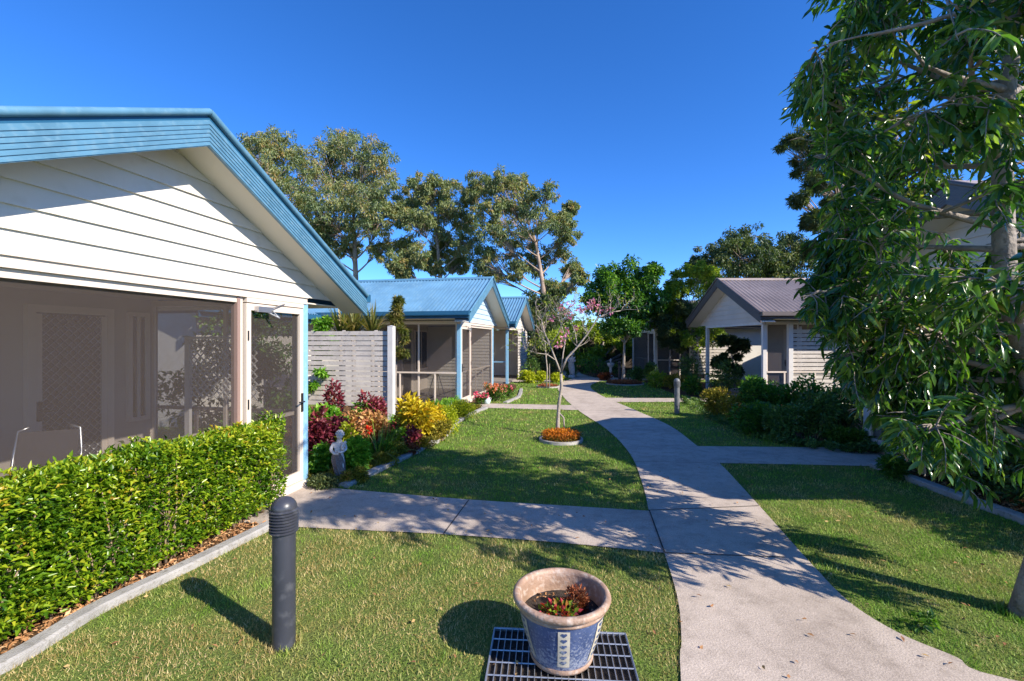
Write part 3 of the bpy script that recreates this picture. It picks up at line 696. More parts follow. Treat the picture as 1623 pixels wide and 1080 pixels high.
# ------------------------------------------------------------ vegetation
def bez(a, b, c, n=6):
    return [(a*(1-t)**2+b*2*t*(1-t)+c*t*t) for t in [i/(n-1) for i in range(n)]]
def rv(s=1.0): return Vector(rng.normal(0, s, 3))
def clump_tree(name, label, base, blobs, leafm, barkm, leaf=(.16, .05), puffs=6, per=110, tr=.2, forks=None, cat='tree', group=None,
               jit=.45, flat=.7, kind='diamond', puffr=.42, droopd=-.15, top=None, seed=None, limb=.35, vary=.5, spread=1.0):
    """blobs: list of (centre Vector, radius). Limbs run from the trunk to every blob, twigs to every puff."""
    root = empty(name, base, 0, label, cat, group); base = Vector(base)
    tb = MB(); LV = Leaves()
    cen = sum((b[0] for b in blobs), Vector())/len(blobs)
    zt = top if top else cen.z
    tp = Vector((cen.x*.7+base.x*.3, cen.y*.7+base.y*.3, zt))-base
    trunk = bez(Vector((0, 0, -.05)), Vector((tp.x*.2+rng.normal(0, .02)*zt, tp.y*.2, tp.z*.5)), tp, 9)
    tb.tube(trunk, [tr*(1.25 if i == 0 else 1)*(1-.75*i/8) for i in range(9)], 9)
    for c, r in blobs:
        c = Vector(c)-base
        # leave the trunk lower than the blob
        t = max(.25, min(.92, (c.z-.55*math.hypot(c.x-tp.x, c.y-tp.y)-r*.6)/max(tp.z, .1)))
        k = t*8; i = int(min(7, k)); s = trunk[i].lerp(trunk[i+1], k-i)
        mid = s.lerp(c, .5)+Vector((0, 0, -.06*(c-s).length))+rv(.05*(c-s).length)
        limb_pts = bez(s, mid, c, 7); r0 = tr*(1-.75*t)*limb*1.6
        tb.tube(limb_pts, [max(.25, 1-.12*j)*r0 for j in range(7)], 6)
        np_ = max(2, int(puffs*(.6+.8*rng.random())))
        for q in range(np_):
            d = rv().normalized()*(r*spread*(.25+.75*rng.random()**.6)); d.z *= .8
            pc = c+d; pr = r*puffr*(.7+.6*rng.random())
            a = limb_pts[random.choice((3, 4, 5, 6))]
            tb.tube(bez(a, a.lerp(pc, .5)+rv(.08*r), pc, 4), [r0*.45, r0*.35, r0*.25, r0*.12], 4)
            n = max(8, int(per*(.6+.8*rng.random())))
            P, dd = ball_pts(n, pc, (pr, pr, pr*flat), .15)
            dd = dd*.7+rng.normal(0, .6, (n, 3)); dd[:, 2] += droopd
            cl = rng.random()
            rn = np.clip((1-vary)*rng.random(n)+vary*cl+rng.normal(0, .08, n), 0, 1)
            LV.leaves(P, dd, rng.uniform(.7, 1.3, n)*leaf[0], leaf[1], rn, kind, .2, .25)
    tb.build('trunk', M[barkm], root, smooth=True)
    LV.build('crown', M[leafm], root)
    return root
def B(x, y, rp, Y, dj=0.0):
    """blob seen around (x, y) with radius rp at depth Y"""
    Yc = Y+dj; return (ray(x, y, Yc), rp/F*Yc)

# --- gum trees far left
def gum(label, bx, by_Y, blobs, Y, leafm='l_gum', **k):
    bl = [B(x, y, r*1.1, Y, rng.uniform(-1, 1)*3) for x, y, r in blobs]
    base = (ray(bx, 540, Y).x, Y, 0)
    kw = dict(leaf=(.23, .075), puffs=30, per=64, tr=.28, puffr=.33, flat=.75, jit=1, limb=.24, vary=.6, spread=1.5, droopd=-.6); kw.update(k)
    return clump_tree('gum_tree', label, base, bl, leafm, 'bark_gum', group='tall gum trees behind the cottages', **kw)
gum('gum tree with orange tinged crown just showing over the nearest blue roof edge', 405, 0,
    [(405, 235, 18), (440, 232, 20), (455, 268, 24), (425, 275, 25), (470, 300, 24), (390, 250, 20), (450, 320, 26)], 33)
gum('tallest gum tree with a dense rounded crown and long bare trunks beside the near roof', 568, 0,
    [(535, 228, 22), (500, 252, 22), (562, 240, 24), (590, 250, 22), (605, 275, 22), (530, 275, 26), (570, 285, 28), (495, 290, 24), (610, 305, 20), (545, 320, 28),
     (585, 325, 25), (510, 335, 24), (530, 365, 20), (600, 355, 20), (490, 360, 18), (515, 395, 16), (570, 360, 18), (625, 330, 14), (600, 395, 14), (555, 395, 12)], 34, tr=.32)
gum('broad gum tree with dark bushy lower limbs above the middle blue roof', 705, 0,
    [(672, 292, 14), (700, 300, 18), (655, 315, 16), (680, 330, 22), (715, 325, 20), (735, 345, 18), (655, 350, 18), (690, 365, 20), (720, 375, 18), (740, 385, 16),
     (640, 395, 18), (665, 405, 18), (625, 415, 13), (700, 400, 14), (690, 425, 10), (640, 430, 10), (725, 420, 12)], 33, tr=.3)
gum('gum tree with spreading airy orange crown and one long limb reaching right', 868, 0,
    [(762, 292, 15), (790, 285, 14), (822, 290, 14), (795, 310, 20), (830, 320, 20), (862, 305, 14), (850, 345, 20), (810, 345, 20), (775, 360, 18), (885, 355, 15), (905, 330, 8),
     (895, 375, 14), (840, 385, 20), (800, 395, 18), (880, 405, 15), (765, 410, 16), (848, 420, 14), (905, 425, 12), (918, 440, 8), (815, 430, 14), (890, 345, 12), (775, 435, 12), (870, 455, 10), (900, 455, 8), (745, 310, 10), (780, 330, 14)], 32, puffs=26, per=58, tr=.3)
gum('short dark bushy tree standing right behind the farthest blue roof', 858, 0,
    [(850, 478, 16), (865, 500, 20), (850, 525, 20), (872, 540, 20), (885, 505, 14), (842, 500, 14), (880, 470, 12), (860, 560, 22)], 27, leafm='l_gumdark', tr=.2, leaf=(.18, .06))
# --- right side far trees
gum('rounded gum tree rising behind the ridge of the brown roofed cottage', 1185, 0,
    [(1130, 405, 18), (1160, 388, 18), (1190, 380, 18), (1215, 395, 20), (1175, 410, 24), (1110, 420, 16), (1140, 430, 24), (1200, 430, 24), (1230, 420, 20), (1255, 395, 18), (1265, 420, 22), (1105, 440, 18)], 38, leafm='l_gumdark', leaf=(.27, .10))
bigB = [(1245, 232, 16), (1285, 215, 22), (1310, 240, 26), (1275, 260, 20), (1330, 200, 28), (1350, 240, 30), (1300, 285, 24), (1265, 315, 12), (1335, 300, 28), (1370, 280, 30), (1310, 330, 24),
        (1290, 350, 14), (1350, 350, 28), (1380, 200, 30), (1420, 250, 34), (1400, 330, 30), (1440, 180, 30), (1470, 300, 34), (1330, 375, 20), (1290, 395, 14)]
clump_tree('gum_tree', 'dark feathery gum tree spreading left from behind the near glossy leaved tree', (ray(1400, 540, 17).x, 17, 0),
    [B(x, y, r, 17, rng.uniform(-1, 1)*1.5) for x, y, r in bigB], 'l_gumdark', 'bark_gum', leaf=(.17, .04), puffs=18, per=90, tr=.26, puffr=.32, flat=.6, spread=1.25, group='tall gum trees behind the cottages', limb=.3)
# --- round topped young tree beside the path
bp = G(988, 606)
clump_tree('round_tree', 'young tree with pale slender trunk and round dark green crown', (bp.x, bp.y, 0),
    [B(x, y, r, bp.y, rng.uniform(-1, 1)*.6) for x, y, r in [(945, 462, 16), (965, 435, 17), (1000, 430, 18), (1025, 448, 18), (1040, 472, 16), (985, 465, 22), (1012, 480, 20), (955, 490, 18), (985, 505, 18), (1025, 505, 16), (1045, 495, 12), (970, 520, 14), (1000, 525, 14), (940, 478, 14), (975, 450, 18), (1010, 455, 20), (1000, 500, 20), (970, 478, 20), (1035, 430, 10)]],
    'l_round', 'bark_pale', leaf=(.15, .065), puffs=17, per=62, spread=1.3, tr=.075, top=3.0, puffr=.45, flat=.9, limb=.5)
# --- yellow-green trees behind
clump_tree('yellow_green_tree', 'sunlit yellow green airy tree left of the brown cottage porch', (ray(1098, 540, 19.2).x, 19.2, 0),
    [B(x, y, r, 19.2, rng.uniform(-.7, .7)) for x, y, r in [(1085, 440, 16), (1105, 428, 16), (1125, 440, 16), (1075, 465, 18), (1100, 470, 22), (1125, 475, 20), (1080, 495, 18), (1110, 510, 20), (1135, 500, 16), (1130, 535, 18), (1100, 540, 18), (1062, 478, 14), (1058, 505, 14), (1068, 530, 14), (1070, 450, 12)]],
    'l_yellow', 'bark_grey', leaf=(.12, .05), puffs=14, per=80, tr=.07, puffr=.38, spread=1.25)
clump_tree('feathery_shrub', 'drooping olive green shrub in front of the distant dark screened cottage', (ray(1062, 540, 19.6).x, 19.6, 0),
    [B(x, y, r, 19.6, rng.uniform(-.5, .5)) for x, y, r in [(1055, 525, 10), (1070, 520, 12), (1062, 540, 12), (1075, 550, 10), (1092, 505, 12), (1080, 490, 10), (1050, 508, 9)]],
    'l_gumdark', 'bark_grey', leaf=(.12, .035), puffs=14, per=130, tr=.05, spread=1.3)
clump_tree('porch_shrub', 'dark leafy tree growing through the shade under the open gabled porch', (ray(1165, 540, 17.5).x, 17.5, 0),
    [B(x, y, r, 17.5, rng.uniform(-.4, .4)) for x, y, r in [(1150, 540, 8), (1172, 548, 9), (1160, 562, 10), (1142, 575, 10), (1165, 585, 9)]],
    'l_gumdark', 'bark_grey', leaf=(.12, .055), puffs=13, per=90, tr=.05, spread=1.5, cat='shrub')

# --- bare twisted tree with pink flowers
def frangi():
    bp = G(884, 691); root = empty('flowering_tree', (bp.x, bp.y, 0), 0, 'small bare branched tree with pink flower clusters growing from the marigold ring', 'tree')
    Y = bp.y; tb = MB(); base = Vector((bp.x, bp.y, 0))
    def W(x, y, dj=0): return ray(x, y, Y+dj)-base
    fork = W(889, 593); tips = []
    tb.tube([Vector((0, 0, -.02)), W(884, 672), W(886, 640), W(890, 612), fork], [.05, .036, .03, .027, .026], 8)
    tb.tube([W(886, 655), W(893, 662)-Vector((0, .02, 0)), W(895, 690)], [.02, .016, .018], 6)
    limbs = [([(889, 593), (882, 572), (872, 548), (862, 528), (858, 508)], 0, .024), ([(889, 593), (898, 568), (915, 550), (930, 530), (948, 505), (968, 495), (985, 493)], -.1, .026),
             ([(882, 572), (868, 562), (850, 560), (836, 555)], -.3, .014), ([(889, 590), (892, 560), (897, 540), (890, 515), (884, 500)], .35, .018),
             ([(915, 550), (912, 528), (905, 510), (908, 492)], .3, .014), ([(872, 548), (885, 528), (892, 508), (900, 490)], -.35, .014)]
    allp = []
    for pts, dj, r in limbs:
        n = len(pts); P = [W(x+rng.uniform(-1, 1), y, dj*i/(n-1)) for i, (x, y) in enumerate(pts)]
        tb.tube(P, [.8*r*(1-.6*i/(n-1)) for i in range(n)], 6); allp.append((P, r))
    def sub(p, d, L, r, lv):
        n = 4; P = [p]; dd = d.normalized()
        for i in range(n):
            dd = (dd+rv(.28)+Vector((0, 0, .10))).normalized(); P.append(P[-1]+dd*L/n)
        tb.tube(P, [r*(1-.18*i) for i in range(n+1)], 4)
        if lv > 0:
            for q in range(3): sub(P[random.choice((2, 3, 4))], (dd+rv(.75)+Vector((0, 0, .1))).normalized(), L*.62, r*.6, lv-1)
        tips.append(P[-1])
    for P, r in allp:
        for i in range(2, len(P)):
            for q in range(3):
                d = (P[i]-P[i-1]).normalized()+rv(.75); d.z = abs(d.z)*.6+.12
                sub(P[i], d, .34, r*.30, 1)
    tb.build('trunk', M['bark_pale'], root, smooth=True)
    for j, (x, y, r, dj) in enumerate([(890, 488, 5, .1), (925, 485, 8, 0), (942, 483, 8, -.1), (933, 487, 6, .2), (897, 525, 7, .2), (893, 538, 6, -.2), (918, 492, 6, .1), (968, 493, 5, 0), (902, 500, 5, -.2), (950, 490, 6, .15), (912, 520, 4, .3), (875, 505, 4, .2), (885, 547, 5, 0), (937, 478, 5, .05), (905, 482, 5, .2)]):
        L = Leaves(); c = W(x, y, dj); n = 20; P, d = ball_pts(n, c, (r/F*Y*1.1, r/F*Y*.8, r/F*Y*.7), .2)
        L.leaves(P, d, .05, .034, rng.random(n), 'diamond', .2, .3); L.build('flower_cluster', M['f_pink'], root)
        tb = MB(); q = min(tips, key=lambda t: (t-c).length); 
    L = Leaves()
    sel = [t for t in tips if random.random() < .5]
    for t in sel:
        n = 4; L.leaves(np.tile(np.array(t), (n, 1))+rng.normal(0, .012, (n, 3)), rng.normal(0, 1, (n, 3))+np.array([0, 0, .3]), .05, .02, rng.random(n), 'diamond')
    L.build('leaves', M['l_yellow'], root)
frangi()

# --- leafy plants
def shrub(name, label, c, r, n, leafm, leaf=(.06, .03), cat='plant', kind='diamond', hollow=.5, up=.25, lumps=7, group=None, stems=10, jitter=.25):
    """c = centre on the ground, r = (rx, ry, height)"""
    root = empty(name, (c[0], c[1], 0), 0, label, cat, group); LV = Leaves(); rx, ry, h = r
    cs = []
    for i in range(lumps):
        a = rng.uniform(0, 6.28); q = rng.uniform(0, .62)
        cs.append((np.array([rx*q*math.cos(a), ry*q*math.sin(a), h*rng.uniform(.34, .66)]), rng.uniform(.34, .52)))
    for cc, s in cs:
        m = n//lumps; P, d = ball_pts(m, cc, (rx*s*1.1, ry*s*1.1, h*s*.85), hollow)
        P[:, 2] = np.maximum(P[:, 2], .015)+0*P[:, 2]
        d = d*.8+rng.normal(0, .45, (m, 3)); d[:, 2] += up
        cl = rng.random()
        LV.leaves(P, d, rng.uniform(.65, 1.3, m)*leaf[0], leaf[1]*rng.uniform(.8, 1.2, m), np.clip(.7*rng.random(m)+.3*cl, 0, 1), kind, .22, .3)
    LV.build('foliage', M[leafm], root)
    st = MB()
    for i in range(stems):
        cc = random.choice(cs)[0]; e = Vector(cc)+rv(.12*rx); e.z = max(.03, e.z)
        s = Vector((rng.normal(0, .12)*rx, rng.normal(0, .12)*ry, -.01))
        st.tube(bez(s, s.lerp(e, .5)+rv(.05*rx), e, 4), [.009*(.5+h), .007*(.5+h), .006*(.5+h), .003], 5)
    st.build('stems', M['stem'], root, smooth=True)
    return root
def straps(name, label, c, n, L, W, leafm, spread=.9, cat='plant', z=0.0, group=None, r0=.06):
    root = empty(name, (c[0], c[1], 0), 0, label, cat, group); LV = Leaves()
    a = rng.uniform(0, 6.28, n); lean = rng.uniform(.1, spread, n)
    D = np.stack([np.cos(a)*lean, np.sin(a)*lean, np.ones(n)], 1); D = nrm(D)
    P = np.stack([np.cos(a)*r0*rng.random(n), np.sin(a)*r0*rng.random(n), np.full(n, z)], 1)
    ln = rng.uniform(.65, 1.15, n)*L; S = nrm(np.stack([-np.sin(a), np.cos(a), np.zeros(n)], 1))
    K = 7; V = []; 
    for i in range(K+1):
        t = i/K; C = P+D*(ln*t)[:, None]; C[:, 2] -= ln*lean*t*t*.55; C[:, :2] += D[:, :2]*(ln*t*t*.25)[:, None]
        w = W*(1-t**2.2)*.5+.0008
        V += [C-S*w, C+S*w]
    V = np.stack(V, 1); T = []
    for i in range(K): T += [[2*i, 2*i+1, 2*i+3], [2*i, 2*i+3, 2*i+2]]
    T = np.array(T); k = V.shape[1]
    LV.add(V.reshape(-1, 3), (T[None]+(np.arange(n)*k)[:, None, None]).reshape(-1, 3), np.repeat(rng.random(n), k))
    LV.build('strap_leaves', M[leafm], root)
    return root
def flowers(root, pts, mat, s=.03, n=14):
    groups = [[p] for p in pts] if len(pts) <= 4 else [pts]
    for g_ in groups:
        L = Leaves()
        for p in g_:
            P, d = ball_pts(n, p, (s*.5,)*3, .2); d[:, 2] += .4
            L.leaves(P, d, s, s*.7, rng.random(n), 'diamond')
        o = L.build('flower' if len(pts) <= 4 else 'flowers', M[mat], root)
    return o
def at(x, yb, z=0): return G(x, yb, z)
def pr(rp, Y): return rp/F*Y

HF = .92
def plant(label, x, yb, ytop, rp, leafm, n=500, leaf=(.06, .03), name='garden_plant', cat='plant', **k):
    c = at(x, yb); Y = c.y; h = (H-(ytop-CY)/F*Y); r = pr(rp, Y)*1.12; n = int(n*1.7)
    return shrub(name, label, c, (r, r*.9, max(h*HF, .08)), n, leafm, leaf, cat, **k)
# left flower bed, near cottage to privacy screen
plant('tall maroon coleus crowded against the pale blue post of the nearest cottage', 500, 742, 632, 20, 'l_maroon', 620, (.07, .045), 'coleus_plant')
plant('maroon coleus spreading behind the bright green plants near the cherub statue', 530, 728, 655, 27, 'l_maroon', 650, (.07, .045), 'coleus_plant')
plant('leggy maroon shrub standing in front of the slatted screen', 528, 690, 588, 24, 'l_maroon', 420, (.07, .04), 'coleus_plant')
plant('lime green leafy plant between the maroon coleus clumps below the screen', 515, 705, 632, 34, 'l_bright', 800, (.09, .06), 'leafy_plant')
plant('round bright green geranium beside the cherub statue', 508, 757, 700, 20, 'l_bright', 420, (.06, .055), 'geranium_plant')
plant('bright green leafy plant right behind the cherub statue', 566, 752, 690, 30, 'l_bright', 900, (.065, .045), 'leafy_plant')
plant('peach and cream coleus below the middle of the slatted screen', 597, 712, 645, 26, 'l_peach', 620, (.08, .045), 'coleus_plant')
plant('dark red coleus topping the peach coleus beside the white post', 588, 690, 615, 24, 'l_maroon', 620, (.08, .045), 'coleus_plant')
plant('mass of golden yellow coleus right of the white post', 660, 700, 628, 33, 'l_gold', 1000, (.10, .055), 'coleus_plant')
plant('second golden coleus trailing towards the low kerb', 683, 695, 645, 22, 'l_gold', 420, (.09, .05), 'coleus_plant')
plant('small maroon coleus with a purple flower between golden plants', 655, 712, 668, 14, 'l_maroon', 240, (.07, .04), 'coleus_plant')
plant('tiny maroon tipped plant at the foot of the white post', 627, 700, 660, 12, 'l_maroon', 140, (.06, .03), 'coleus_plant')
plant('low lime coloured bush in the bend of the kerb', 712, 685, 640, 24, 'l_lime', 900, (.05, .022), 'lime_bush')
plant('low lime coloured bush closest to the side path', 735, 664, 630, 24, 'l_lime', 900, (.05, .022), 'lime_bush')
plant('olive tinted bush between the lime bush and the golden coleus', 700, 700, 662, 18, 'l_cover', 500, (.05, .02), 'lime_bush')
for i, (x, y, r, lb) in enumerate([(600, 738, 26, 'golden ground cover spilling over the kerb nearest the cherub statue'), (632, 724, 24, 'golden ground cover in the middle of the kerb'), (668, 712, 20, 'golden ground cover with rusty stems by the kerb bend'),
                                   (560, 765, 22, 'sparse olive ground cover at the corner of the path and kerb'), (515, 772, 24, 'olive ground cover along the concrete at the post foot'), (688, 700, 14, 'little golden ground cover tuft at the kerb bend')]):
    plant(lb, x, y, y-22, r, 'l_cover' if i != 4 else 'l_gumdark', 900, (.04, .014), 'ground_cover_plant', stems=4)
plant('rusty pink ground cover beside the pale kerb', 655, 722, 705, 14, 'l_rust', 350, (.035, .012), 'ground_cover_plant', stems=3)
dl = straps('daylily', 'daylily with arching strap leaves and one scarlet flower', at(600, 728), 110, .62, .022, 'l_strap', 1.1, r0=.22)
rp_ = ray(583, 682, at(600, 728).y-.35)-at(600, 728); flowers(dl, [tuple(rp_)], 'f_red', .055, 26)
rp_ = ray(575, 670, at(600, 728).y+.1)-at(600, 728); flowers(dl, [tuple(rp_), tuple(rp_+Vector((.05, 0, .02)))], 'f_mix', .04, 12)
sm_ = MB(); b_ = ray(583, 684, at(600, 728).y-.35)-at(600, 728); sm_.tube([(0, 0, 0), (b_.x*.6, b_.y*.5, b_.z*.6), tuple(b_)], .005, 5); sm_.build('flower_stalk', M['l_strap'] if 0 else M['stem'], dl)
straps('strap_leaf_plant', 'dark green strap leaved plant left of the second pale blue post', at(690, 672), 90, .50, .02, 'l_strap', .9, r0=.25)
straps('strap_leaf_plant', 'dark green strap leaved plant at the foot of the second pale blue post', at(722, 662), 80, .46, .02, 'l_strap', .9, r0=.25)
straps('strap_leaf_plant', 'dry grassy plant under the screened verandah edge', at(668, 660), 70, .5, .015, 'l_yucca', .8, r0=.2)
# behind the privacy screen
for x, yb, L, n, lb in [(560, 640, 1.0, 110, 'spiky olive yucca poking up behind the middle of the slatted screen'), (590, 640, .85, 90, 'dry brownish yucca poking up behind the right of the slatted screen'), (540, 642, .8, 80, 'greener yucca poking up behind the left of the slatted screen')]:
    c = at(x, yb+20); straps('yucca_plant', lb, c, n, L*1.05, .04, 'l_yucca', 1.0, z=1.85)
    tb = MB(); r = bpy.data.objects[[o.name for o in bpy.data.objects if o.get('label') == lb][0]]; tb.tube([(0, 0, 0), (.02, 0, .8), (0, 0, 1.9)], [.06, .05, .05], 7); tb.build('trunk', M['bark_grey'], r, smooth=True)
clump_tree('bottlebrush_shrub', 'upright bushy shrub rising behind the white post of the slatted screen', (at(628, 654).x, at(628, 654).y, 0),
    [B(x, y, r, at(628, 654).y, 0) for x, y, r in [(632, 478, 7), (628, 492, 10), (634, 508, 12), (642, 520, 10), (622, 505, 9), (640, 540, 10), (636, 560, 9)]], 'l_yucca', 'bark_grey', leaf=(.11, .02), puffs=6, per=70, tr=.035, cat='shrub')
clump_tree('climbing_vine', 'bushy green climber between the blue post and the slatted screen', (at(503, 665).x, at(503, 665).y, 0),
    [B(x, y, r, at(503, 665).y, rng.uniform(-.2, .2)) for x, y, r in [(505, 520, 14), (520, 510, 12), (498, 545, 14), (512, 560, 14), (500, 580, 14), (515, 590, 13), (505, 610, 16), (525, 535, 10)]], 'l_bright', 'bark_grey', leaf=(.10, .05), puffs=7, per=50, tr=.04, cat='climber')
# flowers in front of the second cottage
for x, yb, yt, r, m_, lb, nm in [(762, 641, 622, 11, 'f_hot', 'hot pink geranium at the left end of the bed by the side path', 'geranium_plant'), (790, 636, 608, 12, 'f_mix', 'orange and pink flowering plant under the second cottage screen', 'flowering_plant'),
                             (803, 630, 610, 12, 'f_hot', 'pale pink flowering plant on the kerb corner by the lawn', 'flowering_plant'), (777, 634, 606, 9, 'f_mix', 'yellow and orange flower spikes close to the second cottage wall', 'flowering_plant')]:
    o = plant(lb, x, yb, yt, r, 'l_strap', 380, (.06, .03), nm); c = at(x, yb); rr = pr(r, c.y)
    hh = (H-(yt-CY)/F*c.y)
    flowers(o, [(rng.uniform(-rr, rr), rng.uniform(-rr, .1*rr), rng.uniform(hh*.55, hh)) for q in range(11)], m_, .05, 12)
# far left bed
for x, yb, yt, r, m_, lb in [(838, 608, 585, 16, 'l_lime', 'lime shrub under the shade tree by the far side path'), (860, 607, 588, 14, 'l_lime', 'second lime shrub behind the thin sapling'), (882, 606, 590, 12, 'l_lime', 'lime shrub beside the white figure statue'),
                         (845, 602, 560, 16, 'l_dark', 'dark upright bush at the corner of the farthest blue roofed cottage'), (872, 600, 555, 18, 'l_gumdark', 'tall olive bush behind the lime shrubs'), (908, 598, 572, 14, 'l_dark', 'dark green mound beside the far end of the path'),
                         (935, 597, 560, 22, 'l_round', 'large rounded green shrub closing the far end of the path'), (968, 598, 572, 14, 'l_dark', 'dark shrub in front of the little white birdbath'), (958, 603, 590, 12, 'l_rust', 'low rusty shrub at the path bend'),
                         (1010, 603, 580, 16, 'l_dark', 'shadowed shrub right of the round topped tree'), (1030, 605, 570, 14, 'l_dark', 'dark shrub against the distant dark screens'),
                         (1045, 615, 588, 18, 'l_yellow', 'yellow green mound at the back of the right lawn'), (1072, 618, 592, 20, 'l_cover', 'olive gold mound left of the white porch post'), (1100, 626, 594, 18, 'l_round', 'low green shrub at the foot of the brown cottage path'),
                         (1095, 610, 560, 22, 'l_dark', 'tall dark shrub behind the third path bollard lawn'), (1150, 625, 565, 26, 'l_dark', 'dark red tinged bush in the shade of the open porch')]:
    plant(lb, x, yb, yt, r, m_, 420, (.11, .05), 'garden_shrub', 'shrub')
# bed between the brown cottages
HF = 1.08
for x, yb, yt, r, m_, n, lf, lb in [(1135, 662, 618, 30, 'l_cover', 1400, (.06, .022), 'low golden green spreading bush at the left end of the right garden bed'), (1165, 672, 628, 26, 'l_cover', 1100, (.06, .022), 'olive trailing bush in front of the dark shrubs'),
                         (1215, 672, 598, 40, 'l_round', 2000, (.075, .04), 'large green leafy bush below the brown cottage porch'), (1262, 678, 604, 40, 'l_round', 1800, (.075, .04), 'broad green leafy bush in front of the pale slat screen'),
                         (1190, 690, 640, 34, 'l_round', 1500, (.06, .03), 'dark shaded shrub at the lawn edge under the leafy bush'), (1240, 698, 640, 36, 'l_dark', 1500, (.06, .03), 'dark shaded shrub at the middle of the lawn edge'),
                         (1290, 700, 620, 36, 'l_dark', 1500, (.07, .035), 'dark shaded shrub nearest the side path of the right garden'), (1335, 708, 680, 34, 'l_strap', 1300, (.08, .02), 'low ferny green plant beside the right side path'), (1370, 705, 684, 18, 'l_strap', 500, (.08, .02), 'small fern at the right doorway'),
                         (1330, 690, 610, 34, 'l_dark', 1300, (.08, .04), 'tall dark shrub beside the wall of the right cottage'), (1418, 758, 728, 22, 'l_strap', 700, (.07, .018), 'ferny plant at the kerb end by the right doorway')]:
    plant(lb, x, yb, yt, r, m_, n, lf, 'garden_shrub', 'shrub')

# extra mixed planting in the left bed
HF = .92
for x, yb, yt, r, m_, n, lf, nm, lb in [(548, 735, 665, 16, 'l_lime', 260, (.06, .035), 'leafy_plant', 'small lime leafed plant between the cherub statue and the daylily'), (490, 720, 640, 14, 'l_bright', 300, (.07, .05), 'leafy_plant', 'green leafy plant squeezed against the pale blue post'),
        (560, 700, 652, 20, 'l_peach', 320, (.075, .04), 'coleus_plant', 'peach tipped coleus low in front of the leggy maroon shrub'), (543, 715, 680, 16, 'l_gold', 200, (.06, .035), 'coleus_plant', 'tiny golden coleus behind the cherub statue head'),
        (625, 712, 680, 18, 'l_strap', 420, (.06, .025), 'leafy_plant', 'dark green low plant between daylily and golden coleus'), (640, 705, 675, 14, 'l_bright', 300, (.06, .03), 'leafy_plant', 'fresh green plant at the foot of the golden coleus mass'),
        (612, 722, 695, 18, 'l_bright', 380, (.05, .025), 'leafy_plant', 'fresh green plant under the daylily leaves'), (575, 690, 635, 20, 'l_bright', 420, (.08, .045), 'leafy_plant', 'bright green plant at the back against the slats')]:
    plant(lb, x, yb, yt, r, m_, n, lf, nm)
clump_tree('verandah_shrub', 'dark green shrub seen through the far end screen of the nearest verandah', (-4.2, 7.3, 0),
    [(Vector((-4.2+dx, 7.3+dy, z)), .5) for dx, dy, z in [(-.6, 0, .7), (.3, .1, .6), (0, 0, 1.3), (-.5, .1, 1.7), (.4, 0, 1.4), (.1, .1, 2.0), (-1.2, .2, 1.0)]], 'l_round', 'bark_grey', leaf=(.10, .05), puffs=9, per=60, tr=.05, cat='shrub')

def cover(label, line, inward, n, hmax, mat, leaf, seed):
    q = np.random.default_rng(seed); m = len(line); t = q.random(n)*(m-1.001); i = t.astype(int); f = t-i
    A = np.array([[p[0], p[1]] for p in line]); C = A[i]*(1-f)[:, None]+A[i+1]*f[:, None]
    d = nrm(A[i+1]-A[i]); nn = np.stack([-d[:, 1], d[:, 0]], 1)
    off = .05+inward*q.random(n)**.8; X = C[:, 0]+nn[:, 0]*off; Y = C[:, 1]+nn[:, 1]*off
    hh = hmax*(.55+.3*fnoise(X, Y, 8, seed)+.2*fnoise(X, Y, 21, seed+1)); hh = np.clip(hh, .03, hmax*1.4)*np.clip(.35+off/inward*1.2, 0, 1)
    P = np.stack([X, Y, hh*(1-q.random(n)**2*.7)], 1)
    L = Leaves(); L.leaves(P, q.normal(0, .6, (n, 3))+np.array([0, 0, .5]), q.uniform(.6, 1.3, n)*leaf[0], leaf[1], np.clip(.5+.25*fnoise(X, Y, 5, seed+3)+q.normal(0, .2, n), 0, 1), 'diamond', .2, .3)
    tag(L.build('ground_cover', M[mat]), label, 'ground cover', kind='stuff')
cover('golden green ground cover filling the left bed along its kerb', kerbB, .55, 26000, .17, 'l_cover', (.035, .013), 41)
cover('mixed fresh green low foliage filling the middle of the left bed', [Vector((p[0]-.42, p[1]+.28)) for p in kerbB], .75, 16000, .26, 'l_bright', (.05, .024), 51)
cover('olive low foliage along the lawn edge of the right garden bed', list(reversed([Vector((p.x, p.y)) for p in bedD[:-2]])), -.6, 12000, .16, 'l_dark', (.05, .02), 61)
